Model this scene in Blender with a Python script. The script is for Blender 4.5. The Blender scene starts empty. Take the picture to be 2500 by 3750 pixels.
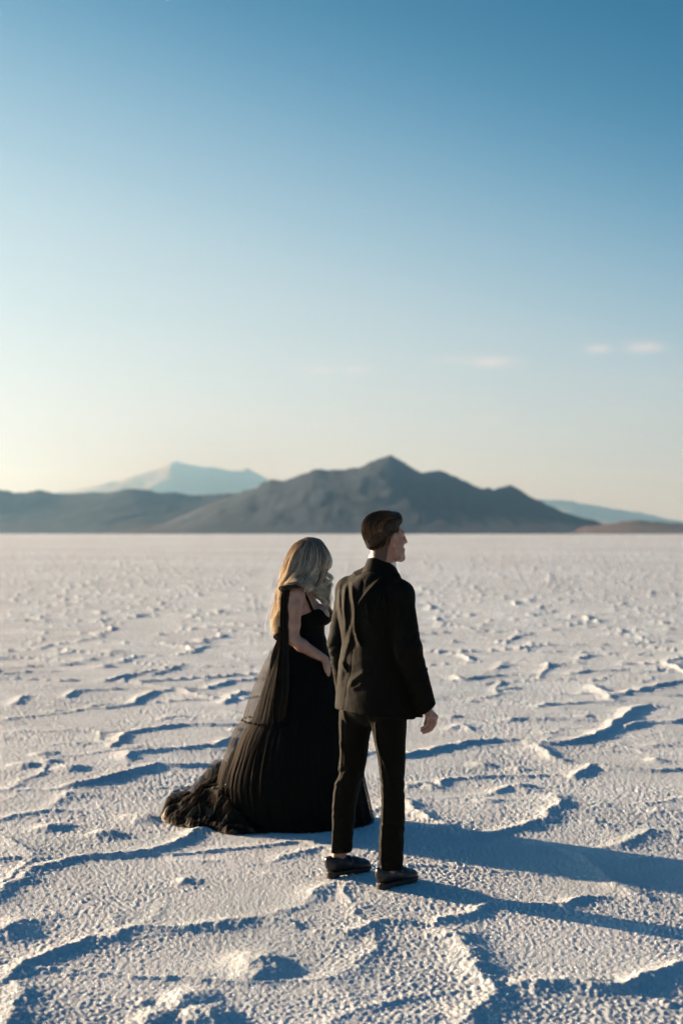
import bpy, math, random
import numpy as np
from mathutils import Vector, Matrix

R = math.radians
SC = bpy.context.scene
COL = SC.collection
random.seed(7)
rng = np.random.default_rng(11)

# ------------------------------------------------------------------ camera
CAM_H = 1.75
FPX = 5208.0                       # focal length in pixels of the 2500x3750 photograph
cam_d = bpy.data.cameras.new('camera')
cam_d.sensor_fit = 'VERTICAL'
cam_d.sensor_height = 36.0
cam_d.sensor_width = 24.0
cam_d.lens = 50.0
cam_d.clip_start = 0.1
cam_d.clip_end = 90000.0
cam_d.dof.use_dof = True
cam_d.dof.focus_distance = 7.55
cam_d.dof.aperture_fstop = 2.0
cam = bpy.data.objects.new('camera', cam_d)
cam.location = (0, 0, CAM_H)
cam.rotation_euler = (R(90 + 0.858), 0, 0)
COL.objects.link(cam)
SC.camera = cam

# ------------------------------------------------------------------ light
SUN_EL = R(9.6)
SUN_TO = Vector((-0.829, 0.559, 0)).normalized()      # horizontal direction towards the sun
SUN_ROT = math.atan2(SUN_TO.x, SUN_TO.y)
SUN_STRENGTH = 4.6
SKY_STRENGTH = 0.05
EXPOSURE = 1.95

w = bpy.data.worlds.new("World")
SC.world = w
w.use_nodes = True
nt = w.node_tree
for n in list(nt.nodes):
    nt.nodes.remove(n)
def wn(t, **k):
    n = nt.nodes.new(t)
    for a, b in k.items():
        setattr(n, a, b)
    return n
out = wn('ShaderNodeOutputWorld')
bg = wn('ShaderNodeBackground')
sky = wn('ShaderNodeTexSky')
sky.sky_type = 'NISHITA'
sky.sun_disc = False
sky.sun_elevation = SUN_EL
sky.sun_rotation = SUN_ROT
sky.altitude = 1280
sky.air_density = 1.0
sky.dust_density = 1.6
sky.ozone_density = 2.0
# the clear-sky model is blended with a smooth gradient of the same kind (pale near the sun and the horizon,
# deep teal high up and away from the sun), both given by direction only
tc = wn('ShaderNodeTexCoord')
sep = wn('ShaderNodeSeparateXYZ')
nt.links.new(tc.outputs['Generated'], sep.inputs[0])
def wmath(op, a, b=None, c=None, clamp=False):
    n = wn('ShaderNodeMath', operation=op, use_clamp=clamp)
    for i, v in enumerate((a, b, c)):
        if v is None:
            continue
        if isinstance(v, (int, float)):
            n.inputs[i].default_value = v
        else:
            nt.links.new(v, n.inputs[i])
    return n.outputs[0]
az = wmath('ARCTAN2', sep.outputs[0], sep.outputs[1])
el = wmath('ARCSINE', sep.outputs[2])
cs = wmath('COSINE', wmath('SUBTRACT', az, SUN_ROT))
shift = wmath('MINIMUM', wmath('MULTIPLY', wmath('SUBTRACT', .559, cs), 19.0), 5.5)
eff = wmath('ADD', wmath('MULTIPLY', el, 180 / math.pi), shift)
fac = wmath('MULTIPLY_ADD', eff, 1 / 110.0, 10 / 110.0, clamp=True)       # -10 .. 100 degrees
ramp = wn('ShaderNodeValToRGB')
ramp.color_ramp.interpolation = 'B_SPLINE'
def s2l(c):
    return tuple((v / 255 / 12.92 if v / 255 < .04045 else ((v / 255 + .055) / 1.055) ** 2.4) for v in c)
stops = [(-10, (226, 226, 222)), (-4, (228, 229, 225)), (0, (228, 231, 229)), (3.3, (221, 230, 231)), (6.1, (205, 221, 226)), (9, (189, 210, 219)), (11.6, (168, 198, 214)),
         (16.2, (104, 159, 191)), (20.4, (56, 126, 164)), (25.5, (20, 98, 137)), (34, (12, 96, 142)), (55, (8, 84, 134)), (90, (6, 76, 126))]
cr_ = ramp.color_ramp
while len(cr_.elements) < len(stops):
    cr_.elements.new(.5)
for e_, (d_, c_) in zip(cr_.elements, stops):
    e_.position = (d_ + 10) / 110.0
    e_.color = (*s2l(c_), 1)
nt.links.new(fac, ramp.inputs[0])
gsc = wn('ShaderNodeVectorMath', operation='SCALE'); gsc.inputs['Scale'].default_value = 1 / (SKY_STRENGTH * 2 ** EXPOSURE)
nt.links.new(ramp.outputs[0], gsc.inputs[0])
nsc = wn('ShaderNodeVectorMath', operation='MINIMUM'); nsc.inputs[1].default_value = (5.0, 5.0, 5.0)
nt.links.new(sky.outputs[0], nsc.inputs[0])
skl = wn('ShaderNodeMix', data_type='RGBA'); skl.inputs['Factor'].default_value = .94
nt.links.new(nsc.outputs[0], skl.inputs[6]); nt.links.new(gsc.outputs[0], skl.inputs[7])
# thin cirrus wisps high in the air, laid out by direction in the sky
comb = wn('ShaderNodeCombineXYZ')
nt.links.new(az, comb.inputs[0]); nt.links.new(wmath('MULTIPLY', el, 3.2), comb.inputs[1])
nz = wn('ShaderNodeTexNoise'); nz.inputs['Scale'].default_value = 34.0; nz.inputs['Detail'].default_value = 5.0
nz.inputs['Roughness'].default_value = 0.62
nt.links.new(comb.outputs[0], nz.inputs['Vector'])
fine = wmath('MULTIPLY_ADD', nz.outputs[0], 2.6, -0.55, clamp=True)
# (x px, y px, half width px, half height px, strength) of each wisp, turned into azimuth and elevation
tot = None
for (cx, cy, sx, sy, a) in ((1165, 1357, 66, 15, .85), (1305, 1357, 56, 14, .9), (1675, 1322, 74, 15, .8),
                            (1800, 1331, 84, 19, .95), (1900, 1334, 30, 10, .5), (2185, 1290, 44, 17, .9),
                            (2340, 1290, 62, 20, 1.0), (2300, 1268, 50, 8, .4), (1780, 1535, 90, 14, .45)):
    a0 = (cx - 1250) / FPX; e0 = (1953 - cy) / FPX
    dx = wmath('DIVIDE', wmath('SUBTRACT', az, a0), sx / FPX)
    dy = wmath('DIVIDE', wmath('SUBTRACT', el, e0), sy / FPX)
    g = wmath('MULTIPLY', wmath('EXPONENT', wmath('MULTIPLY', wmath('ADD', wmath('MULTIPLY', dx, dx), wmath('MULTIPLY', dy, dy)), -1.0)), a)
    tot = g if tot is None else wmath('MAXIMUM', tot, g)
wisp = wmath('MULTIPLY', wmath('MULTIPLY', tot, fine), 0.75)
# veil of thin high cloud low in the sky
comb2 = wn('ShaderNodeCombineXYZ')
nt.links.new(az, comb2.inputs[0]); nt.links.new(wmath('MULTIPLY', el, 5.0), comb2.inputs[1])
nz2 = wn('ShaderNodeTexNoise'); nz2.inputs['Scale'].default_value = 6.0; nz2.inputs['Detail'].default_value = 4.0
nt.links.new(comb2.outputs[0], nz2.inputs['Vector'])
band = wmath('EXPONENT', wmath('MULTIPLY', wmath('POWER', wmath('DIVIDE', wmath('SUBTRACT', el, 0.07), 0.055), 2.0), -1.0))
veil = wmath('MULTIPLY', wmath('MULTIPLY', wmath('MULTIPLY_ADD', nz2.outputs[0], 3.0, -1.2, clamp=True), band), 0.16)
cl = wmath('ADD', wisp, veil, clamp=True)
mixc = wn('ShaderNodeMix', data_type='RGBA')
nt.links.new(cl, mixc.inputs['Factor'])
nt.links.new(skl.outputs[2], mixc.inputs[6])
mixc.inputs[7].default_value = (4.6, 4.35, 4.15, 1)
nt.links.new(mixc.outputs[2], bg.inputs['Color'])
bg.inputs['Strength'].default_value = SKY_STRENGTH
nt.links.new(bg.outputs[0], out.inputs['Surface'])

sun_d = bpy.data.lights.new('sun', 'SUN')
sun_d.energy = SUN_STRENGTH
sun_d.angle = R(0.53)
sun_d.color = (1.0, 0.81, 0.595)
sun = bpy.data.objects.new('sun', sun_d)
sdir = Vector((SUN_TO.x * math.cos(SUN_EL), SUN_TO.y * math.cos(SUN_EL), math.sin(SUN_EL)))
sun.rotation_euler = sdir.to_track_quat('Z', 'Y').to_euler()
sun.location = (0, 0, 30)
COL.objects.link(sun)

vs = SC.view_settings
vs.view_transform = 'Standard'
vs.look = 'None'
vs.exposure = EXPOSURE
vs.gamma = 1.0
vs.use_curve_mapping = False
SC.cycles.use_denoising = True
SC.cycles.max_bounces = 8
SC.cycles.transparent_max_bounces = 24
SC.cycles.volume_bounces = 1

# ------------------------------------------------------------------ helpers
def mat(name):
    m = bpy.data.materials.new(name)
    m.use_nodes = True
    b = m.node_tree.nodes['Principled BSDF']
    return m, m.node_tree, b
def node(t, ty, **k):
    n = t.nodes.new(ty)
    for a, b in k.items():
        if a in n.inputs and not hasattr(n, a):
            n.inputs[a].default_value = b
        else:
            setattr(n, a, b)
    return n
def mesh_from(name, verts, faces, material=None, smooth=True):
    """fast mesh from numpy arrays; faces (n,3) or (n,4)"""
    verts = np.asarray(verts, dtype=np.float32); faces = np.asarray(faces, dtype=np.int32)
    me = bpy.data.meshes.new(name)
    k = faces.shape[1]
    me.vertices.add(len(verts)); me.vertices.foreach_set('co', verts.ravel())
    me.loops.add(faces.size); me.loops.foreach_set('vertex_index', faces.ravel())
    me.polygons.add(len(faces))
    me.polygons.foreach_set('loop_start', np.arange(0, faces.size, k, dtype=np.int32))
    me.polygons.foreach_set('loop_total', np.full(len(faces), k, dtype=np.int32))
    me.update(calc_edges=True)
    me.validate()
    if smooth:
        me.polygons.foreach_set('use_smooth', np.ones(len(me.polygons), dtype=bool))
    if material:
        me.materials.append(material)
    return me
def link(name, me, parent=None, **props):
    o = bpy.data.objects.new(name, me)
    COL.objects.link(o)
    if parent is not None:
        o.parent = parent
    for a, b in props.items():
        o[a] = b
    return o
def hash2(ix, iy, seed):
    h = (ix.astype(np.int64) * 374761393 + iy.astype(np.int64) * 668265263 + seed * 2147483647) & 0xFFFFFFFF
    h = ((h ^ (h >> 13)) * 1274126177) & 0xFFFFFFFF
    h = (h ^ (h >> 16)) & 0xFFFFFFFF
    h = ((h ^ (h >> 15)) * 2246822519) & 0xFFFFFFFF
    return ((h ^ (h >> 13)) & 0xFFFFFF) / float(0xFFFFFF)
def vnoise(x, y, seed=0):
    """2-D gradient noise, about -1..1"""
    ix = np.floor(x); iy = np.floor(y); fx = x - ix; fy = y - iy
    ux = fx * fx * fx * (fx * (fx * 6 - 15) + 10); uy = fy * fy * fy * (fy * (fy * 6 - 15) + 10)
    def g(jx, jy):
        a = hash2(ix + jx, iy + jy, seed) * (2 * math.pi)
        return np.cos(a) * (fx - jx) + np.sin(a) * (fy - jy)
    n00, n10, n01, n11 = g(0, 0), g(1, 0), g(0, 1), g(1, 1)
    return ((n00 * (1 - ux) + n10 * ux) * (1 - uy) + (n01 * (1 - ux) + n11 * ux) * uy) * 1.5
def fbm(x, y, seed=0, oct=4, gain=0.5):
    s = 0; a = 1.0; f = 1.0
    for i in range(oct):
        s = s + a * vnoise(x * f, y * f, seed + i * 17); a *= gain; f *= 2.03
    return s
def worley_edge(x, y, seed=0):
    """distance to the nearest cell border (F2-F1 style) and cell id"""
    ix = np.floor(x); iy = np.floor(y)
    f1 = np.full(x.shape, 9.0); f2 = np.full(x.shape, 9.0)
    for jx in (-1, 0, 1):
        for jy in (-1, 0, 1):
            px = ix + jx + 0.12 + 0.76 * hash2(ix + jx, iy + jy, seed); py = iy + jy + 0.12 + 0.76 * hash2(ix + jx, iy + jy, seed + 5)
            d = np.hypot(px - x, py - y)
            f2 = np.minimum(f2, np.maximum(f1, d)); f1 = np.minimum(f1, d)
    return (f2 - f1)
# ------------------------------------------------------------------ salt flat
# crest lines of the salt ridges: (region of the photograph, points, height, width)
REG = {1: (0, 2900), 2: (1250, 2900), 3: (0, 2200), 4: (1250, 2200)}
RIDGES = [
 (1, [(-120,520),(0,470),(60,430),(110,400),(140,355),(200,340),(290,320),(400,300),(520,290),(620,285),(700,275),(770,255),(830,225),(900,185),(950,170),(1060,150)], .050, 1),
 (1, [(-100,900),(0,862),(40,845),(100,800),(200,750),(300,710),(400,680),(500,665),(560,640),(640,620),(750,620),(850,615),(950,612),(1060,605),(1200,590),(1290,600),(1400,640)], .048, 1),
 (1, [(570,640),(540,590),(500,560),(440,520)], .016, 1),
 (1, [(0,850),(60,870),(105,920),(95,990),(70,1080),(40,1250)], .050, 1.1),
 (1, [(-60,130),(0,128),(60,115),(150,95),(230,80),(300,82),(380,88)], .040, 1),
 (1, [(190,75),(260,50),(310,15),(400,5),(450,15)], .028, 1),
 (1, [(780,290),(850,310),(950,320),(1050,310),(1130,325),(1250,335)], .018, 1),
 (1, [(1240,320),(1300,300),(1380,270),(1480,252),(1530,275),(1568,300)], .034, 1),
 (1, [(1180,385),(1270,368),(1330,378),(1420,395)], .018, .9),
 (1, [(1390,500),(1480,462),(1540,420),(1600,412)], .036, 1.1),
 (1, [(1200,580),(1310,550),(1350,520),(1400,500)], .018, .9),
 (1, [(0,580),(80,575),(200,565),(330,560)], .012, .9),
 (1, [(60,445),(150,440),(230,450),(380,480),(450,500)], .012, .9),
 (2, [(0,490),(30,510),(100,540),(150,560)], .024, 1),
 (2, [(-180,640),(-100,640),(0,655),(60,640),(130,605),(200,600),(300,605),(400,615)], .038, 1),
 (2, [(400,620),(470,590),(560,565),(640,530),(720,518),(800,522),(900,520),(1030,525),(1100,500),(1180,478),(1250,475)], .044, 1),
 (2, [(640,515),(590,480),(500,455),(420,425),(350,400)], .026, 1),
 (2, [(430,620),(500,670),(570,720),(600,780),(640,850),(690,890),(670,960),(600,1010),(560,1080)], .058, 1.5),
 (2, [(690,890),(800,885),(900,890),(1000,875),(1100,885),(1200,905),(1330,910),(1400,850),(1480,820),(1568,800),(1700,790)], .066, 1.2),
 (2, [(230,1030),(400,1022),(580,1028)], .030, 1),
 (2, [(300,20),(310,70),(360,100),(400,130),(440,140),(510,180),(600,200),(690,200),(760,170),(850,150),(930,130),(935,90),(1000,65),(990,30),(960,0)], .048, 1.2),
 (2, [(300,190),(400,215),(500,205),(600,200)], .022, 1.3),
 (2, [(700,205),(770,230),(870,250),(980,260),(1080,280),(1150,320),(1200,370),(1260,430),(1330,470),(1430,500)], .042, 1.4),
 (2, [(1060,142),(1130,140),(1200,155)], .026, 1),
 (2, [(1170,252),(1270,240),(1340,210),(1420,180),(1500,175),(1568,180),(1700,190)], .040, 1),
 (2, [(1390,100),(1470,80),(1568,95),(1650,105)], .030, 1),
 (2, [(1190,300),(1300,310),(1400,300),(1568,320)], .026, 1),
 (4, [(240,720),(290,710),(380,690),(500,665),(600,650),(700,640),(800,645),(860,655),(950,660),(1060,650),(1150,625),(1220,590),(1270,550),(1330,500),(1400,485),(1480,495)], .062, 1.2),
 (4, [(870,660),(930,690),(980,720),(1030,740)], .050, 1.4),
 (4, [(1270,592),(1380,560),(1500,560),(1568,545),(1700,540)], .050, 1),
 (4, [(1040,815),(1090,790),(1140,755),(1220,765),(1330,775),(1450,780),(1568,775),(1700,770)], .048, 1.1),
 (4, [(440,850),(480,815),(520,810),(650,805),(770,800),(900,800),(1010,800)], .036, 1),
 (4, [(200,850),(290,850),(370,840),(440,860),(500,870)], .040, 1.2),
 (4, [(600,885),(700,880),(790,850),(850,865),(920,870)], .038, 1),
 (4, [(480,590),(540,570),(600,600)], .035, 1),
 (4, [(510,345),(560,365),(640,350),(760,340),(930,345)], .055, 1.2),
 (4, [(700,318),(730,300),(800,294)], .050, 1.2),
 (4, [(1030,340),(1130,325),(1300,320),(1568,320),(1700,322)], .050, 1.2),
 (4, [(1140,385),(1200,420),(1260,430),(1380,405),(1470,385),(1568,370),(1700,365)], .055, 1.3),
 (4, [(890,490),(960,475),(1100,468),(1260,465)], .045, 1.2),
 (4, [(1210,425),(1230,445),(1262,465)], .045, 1.2),
 (4, [(710,555),(830,545),(950,545),(1050,550),(1200,555)], .045, 1),
 (4, [(890,600),(940,605),(1030,615)], .035, 1),
 (4, [(760,475),(860,478)], .035, 1),
 (4, [(520,465),(640,460)], .035, 1),
 (4, [(660,405),(760,402),(830,395)], .045, 1),
 (4, [(1080,270),(1130,250),(1180,248)], .06, 1.2),
 (4, [(960,135),(1020,112),(1100,110)], .06, 1.4),
 (4, [(600,130),(700,105)], .06, 1.4),
 (4, [(1340,330),(1480,320),(1600,322)], .04, 1),
 (4, [(1380,670),(1450,660),(1540,665)], .03, 1),
 (4, [(1150,690),(1220,685),(1280,690)], .028, 1),
 (3, [(0,602),(100,600),(250,600),(420,600)], .032, 1),
 (3, [(520,680),(560,635),(600,612),(680,592),(760,580),(900,570),(1100,565)], .050, 1.1),
 (3, [(580,740),(600,705),(720,695),(850,685),(970,670),(1060,640),(1150,640)], .050, 1.1),
 (3, [(290,862),(400,840),(520,815),(620,785),(730,760),(850,760),(1000,760)], .060, 1.1),
 (3, [(300,920),(330,885),(450,895)], .030, 1.2),
 (3, [(300,445),(340,415),(450,405),(600,400)], .045, 1),
 (3, [(360,495),(480,490),(600,475),(640,450),(700,415),(800,405),(950,405),(1050,370),(1170,360),(1300,360)], .055, 1.1),
 (3, [(1030,475),(1060,445),(1120,415)], .055, 1.3),
 (3, [(-60,342),(0,340),(150,325),(290,325)], .050, 1.1),
 (3, [(200,665),(280,658),(450,660)], .032, 1),
 (3, [(230,510),(290,500)], .05, 1.2),
 (3, [(60,480),(120,440),(160,440)], .045, 1),
 (3, [(590,335),(700,338),(800,310),(850,290)], .05, 1),
 (3, [(850,245),(950,210),(1000,205)], .06, 1.2),
 (3, [(250,250),(340,235)], .05, 1),
 (3, [(0,625),(60,632)], .04, 1.2),
 (3, [(1020,500),(1120,520)], .03, 1),
 (3, [(750,545),(800,530),(860,540)], .04, 1.1),
 (3, [(900,425),(980,430)], .04, 1),
 (3, [(60,865),(180,868)], .03, 1),
]
MOUNDS = [(1,240,158,.040,.085),(1,490,196,.045,.085),(1,45,622,.052,.12),(1,880,410,.028,.05),(1,1185,790,.058,.13),
 (1,880,945,.045,.09),(1,985,985,.03,.06),(1,930,1022,.05,.10),(1,720,1030,.045,.09),(1,655,940,.018,.03),(1,760,845,.014,.03),(1,655,118,.040,.10),
 (1,250,560,.014,.03),(2,540,850,.022,.03),(2,1400,830,.03,.05),(3,480,302,.06,.12),(3,340,772,.045,.10),(3,110,760,.04,.10),
 (3,215,705,.035,.08),(3,310,365,.05,.09),(3,240,740,.03,.07),(4,820,850,.04,.07),(4,1440,732,.035,.08),(4,440,770,.0,.05),
 (4,650,748,.035,.08),(4,810,765,.03,.07),(4,1120,530,.03,.08),(4,500,535,.03,.09),(4,680,915,.025,.06),
 (3,0,265,.05,.2),(3,400,270,.05,.15),(3,520,235,.05,.15),(3,160,130,.05,.3),(3,1080,590,.03,.07),(2,1150,130,.02,.04),(2,1480,970,.02,.03)]
def ground_pt(reg, u, v):
    ox, oy = REG[reg]
    px = ox + .797 * u; py = oy + .797 * v
    Y = FPX * CAM_H / (py - 1953.0)
    return ((px - 1250) * Y / FPX, Y)

def salt_height(x, y, r):
    """height of the salt crust at world x, y (r = distance, only used to drop detail finer than the mesh)"""
    shp = x.shape
    h = 0.012 * fbm(x * .35, y * .35, 3, 3)
    # wobbly coordinates
    wx = x + .040 * fbm(x * 3.1, y * 3.1, 21, 2) + .012 * vnoise(x * 19, y * 19, 22)
    wy = y + .040 * fbm(x * 3.1, y * 3.1, 41, 2) + .012 * vnoise(x * 19, y * 19, 42)
    ridge = np.zeros(shp); near = np.zeros(shp)
    m_tr = (y > 3.5) & (y < 26) & (np.abs(x) < .31 * y + .3)
    idx = np.nonzero(m_tr)
    X = wx[idx]; Y = wy[idx]
    gapn = fbm(X * 1.7, Y * 1.7, 61, 2)
    lump = fbm(X * 9, Y * 9, 62, 2)
    acc = np.zeros(X.shape)
    for reg, pts, hh, ww in RIDGES:
        g = [ground_pt(reg, u, v) for u, v in pts]
        xs = [p[0] for p in g]; ys = [p[1] for p in g]
        sel = np.nonzero((X > min(xs) - .45) & (X < max(xs) + .45) & (Y > min(ys) - .45) & (Y < max(ys) + .45))[0]
        if not len(sel):
            continue
        d = np.full(len(sel), 9.0); tt = np.zeros(len(sel))
        xs_, ys_ = X[sel], Y[sel]
        L = [0]
        for (ax, ay), (bx, by) in zip(g[:-1], g[1:]):
            L.append(L[-1] + math.hypot(bx - ax, by - ay))
        for k, ((ax, ay), (bx, by)) in enumerate(zip(g[:-1], g[1:])):
            ex, ey = bx - ax, by - ay
            l2 = ex * ex + ey * ey + 1e-9
            t = np.clip(((xs_ - ax) * ex + (ys_ - ay) * ey) / l2, 0, 1)
            dd = np.hypot(xs_ - ax - t * ex, ys_ - ay - t * ey)
            m = dd < d
            d[m] = dd[m]; tt[m] = L[k] + t[m] * (L[k + 1] - L[k])
        ends = np.clip(np.minimum(tt, L[-1] - tt) / .15, 0, 1) * .75 + .25
        wd = .050 * ww
        prof = np.exp(-(d / wd) ** 1.25) * .88 + .12 * np.exp(-(d / (wd * 2.6)) ** 2)
        hv = (.54 if reg < 3 else .66) * hh * prof * ends * (.82 + (.20 if reg < 3 else .10) * gapn[sel] + .10 * lump[sel])
        acc[sel] = np.maximum(acc[sel], hv)
        # smooth union feel
    for reg, u, v, hh, rr in MOUNDS:
        cx, cy = ground_pt(reg, u, v)
        d = np.hypot(X - cx, (Y - cy) * .8)
        acc = np.maximum(acc, hh * .62 * np.exp(-(d / rr) ** 2.2) * (1 + .15 * lump))
    tr = np.zeros(shp); tr[idx] = acc
    # random polygon ridges everywhere else
    far = (r < 160)
    i2 = np.nonzero(far)
    Xa, Ya = wx[i2], wy[i2]
    Xw = Xa + .28 * fbm(Xa * .6, Ya * .6, 71, 2); Yw = Ya + .28 * fbm(Xa * .6, Ya * .6, 72, 2)
    e1 = worley_edge(Xw / 2.3, Yw / 1.9, 5) * 2.1
    e2 = worley_edge(Xw / .8 + 7, Yw / .62, 9) * .7
    amp = np.clip(.88 + .50 * fbm(Xa * .30, Ya * .30, 73, 2), .35, 1.4)
    amp2 = np.clip(fbm(Xa * .9, Ya * .9, 74, 2) * 1.2, 0, 1)
    rd = .042 * np.exp(-(e1 / .062) ** 1.2) * amp + .018 * np.exp(-(e2 / .055) ** 1.5) * amp2
    rd *= (.88 + .14 * fbm(Xa * 7, Ya * 7, 75, 2))
    wf = np.zeros(shp)
    wt = np.ones(Xa.shape)
    inside = m_tr[i2]
    # inside the traced stretch only a faint version is left, growing back with distance
    s = np.clip((Ya - 11.5) / 6.0, 0, 1)
    side = np.clip((np.abs(Xa) - .25 * Ya) / .5, 0, 1)
    wt = np.where(Ya > 3.0, np.maximum(np.maximum(s, side), .30), 1)
    rand = np.zeros(shp); rand[i2] = rd * wt
    ridge = np.maximum(tr, rand)
    h = h + ridge
    # grain of the crust
    nearness = np.clip(1.0 - (r - 30) / 60, 0, 1)
    i3 = np.nonzero(r < 60)
    xg, yg = x[i3], y[i3]
    rr = ridge[i3]
    rg = np.clip(rr / .03, 0, 1)
    lumps = np.abs(fbm(xg * 14, yg * 14, 81, 2)) * (.0006 + .0048 * rg)
    patch = np.clip(.75 + .6 * fbm(xg * 1.1, yg * 1.1, 82, 2), .25, 1.4)
    g1 = fbm(xg * 50, yg * 50, 83, 2, .45)
    g2 = vnoise(xg * 62, yg * 62, 84)
    fall = np.clip(1 - (r[i3] - 16) / 30, 0, 1)
    gr = (.0050 * g1 * patch + .0020 * g2 * np.clip(1 - (r[i3] - 8) / 8, 0, 1)) * (.35 + .65 * fall)
    hh = np.zeros(shp); hh[i3] = lumps + gr
    return h + hh

def ground_axes():
    rs = [0.4, 1.0, 1.8, 2.6, 3.2, 3.7, 4.05, 4.3]
    r = 4.4
    while r < 29000:
        rs.append(r)
        r += max(.0085, min(r * r * .00034, r * .35))
    th = []
    a = 0.0
    while a < R(17.5):
        th.append(a); a += .00090
    step = .0008
    while a < math.pi:
        th.append(a); step *= 1.06; a += step
    th = np.array(th)
    th = np.concatenate([-th[::-1], th[1:]])
    th[0] = -math.pi; th[-1] = math.pi
    return np.array(rs), th
rs, th = ground_axes()
RR, TT = np.meshgrid(rs, th, indexing='ij')
GX = RR * np.sin(TT); GY = RR * np.cos(TT)
GZ = salt_height(GX, GY, RR)
nr, ntt = RR.shape
i0 = np.arange(nr - 1)[:, None] * ntt + np.arange(ntt - 1)[None, :]
faces = np.stack([i0, i0 + 1, i0 + ntt + 1, i0 + ntt], -1).reshape(-1, 4)[:, ::-1]
verts = np.stack([GX, GY, GZ], -1).reshape(-1, 3)
def ground_z(x, y):
    xx = np.array([[float(x)]]); yy = np.array([[float(y)]])
    return float(salt_height(xx, yy, np.hypot(xx, yy))[0, 0])
def ground_zs(xs, ys):
    xx = np.array([xs], float); yy = np.array([ys], float)
    return salt_height(xx, yy, np.hypot(xx, yy))[0]

m_salt, t, b = mat('salt_crust')
geo = node(t, 'ShaderNodeNewGeometry')
n1 = node(t, 'ShaderNodeTexNoise'); n1.inputs['Scale'].default_value = .9; n1.inputs['Detail'].default_value = 6
n2 = node(t, 'ShaderNodeTexNoise'); n2.inputs['Scale'].default_value = 130; n2.inputs['Detail'].default_value = 3
n3 = node(t, 'ShaderNodeTexNoise'); n3.inputs['Scale'].default_value = .045; n3.inputs['Detail'].default_value = 5
for n in (n1, n2, n3):
    t.links.new(geo.outputs['Position'], n.inputs['Vector'])
cr = node(t, 'ShaderNodeValToRGB')
cr.color_ramp.elements[0].position = .3; cr.color_ramp.elements[0].color = (.515, .58, .595, 1)
cr.color_ramp.elements[1].position = .7; cr.color_ramp.elements[1].color = (.68, .735, .74, 1)
t.links.new(n1.outputs[0], cr.inputs[0])
cr3 = node(t, 'ShaderNodeValToRGB')
cr3.color_ramp.elements[0].position = .35; cr3.color_ramp.elements[0].color = (.86, .84, .84, 1)
cr3.color_ramp.elements[1].position = .65; cr3.color_ramp.elements[1].color = (1, 1, 1, 1)
t.links.new(n3.outputs[0], cr3.inputs[0])
mx = node(t, 'ShaderNodeMix', data_type='RGBA', blend_type='MULTIPLY'); mx.inputs['Factor'].default_value = 1
t.links.new(cr.outputs[0], mx.inputs[6]); t.links.new(cr3.outputs[0], mx.inputs[7])
t.links.new(mx.outputs[2], b.inputs['Base Color'])
bp = node(t, 'ShaderNodeBump'); bp.inputs['Strength'].default_value = .9; bp.inputs['Distance'].default_value = .006
t.links.new(n2.outputs[0], bp.inputs['Height'])
t.links.new(bp.outputs[0], b.inputs['Normal'])
b.inputs['Roughness'].default_value = .85
b.inputs['Specular IOR Level'].default_value = .25
link('ground', mesh_from('ground', verts, faces, m_salt), kind='structure')
del RR, TT

# ------------------------------------------------------------------ mountains
def pxz(x_disp, y_disp, D):
    """display pixel (1568 wide) -> world x, z at distance D"""
    px = x_disp * 1.5944; py = y_disp * 1.5944
    return ((px - 1250) * D / FPX, (1953 - py) * D / FPX)
def rock_mat(name, c1, c2):
    m, t, b = mat(name)
    g = node(t, 'ShaderNodeNewGeometry')
    n = node(t, 'ShaderNodeTexNoise'); n.inputs['Scale'].default_value = .006; n.inputs['Detail'].default_value = 8; n.inputs['Roughness'].default_value = .65
    t.links.new(g.outputs['Position'], n.inputs['Vector'])
    c = node(t, 'ShaderNodeValToRGB')
    c.color_ramp.elements[0].position = .35; c.color_ramp.elements[0].color = (*c1, 1)
    c.color_ramp.elements[1].position = .68; c.color_ramp.elements[1].color = (*c2, 1)
    t.links.new(n.outputs[0], c.inputs[0]); t.links.new(c.outputs[0], b.inputs['Base Color'])
    b.inputs['Roughness'].default_value = .95
    b.inputs['Specular IOR Level'].default_value = .1
    return m
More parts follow.
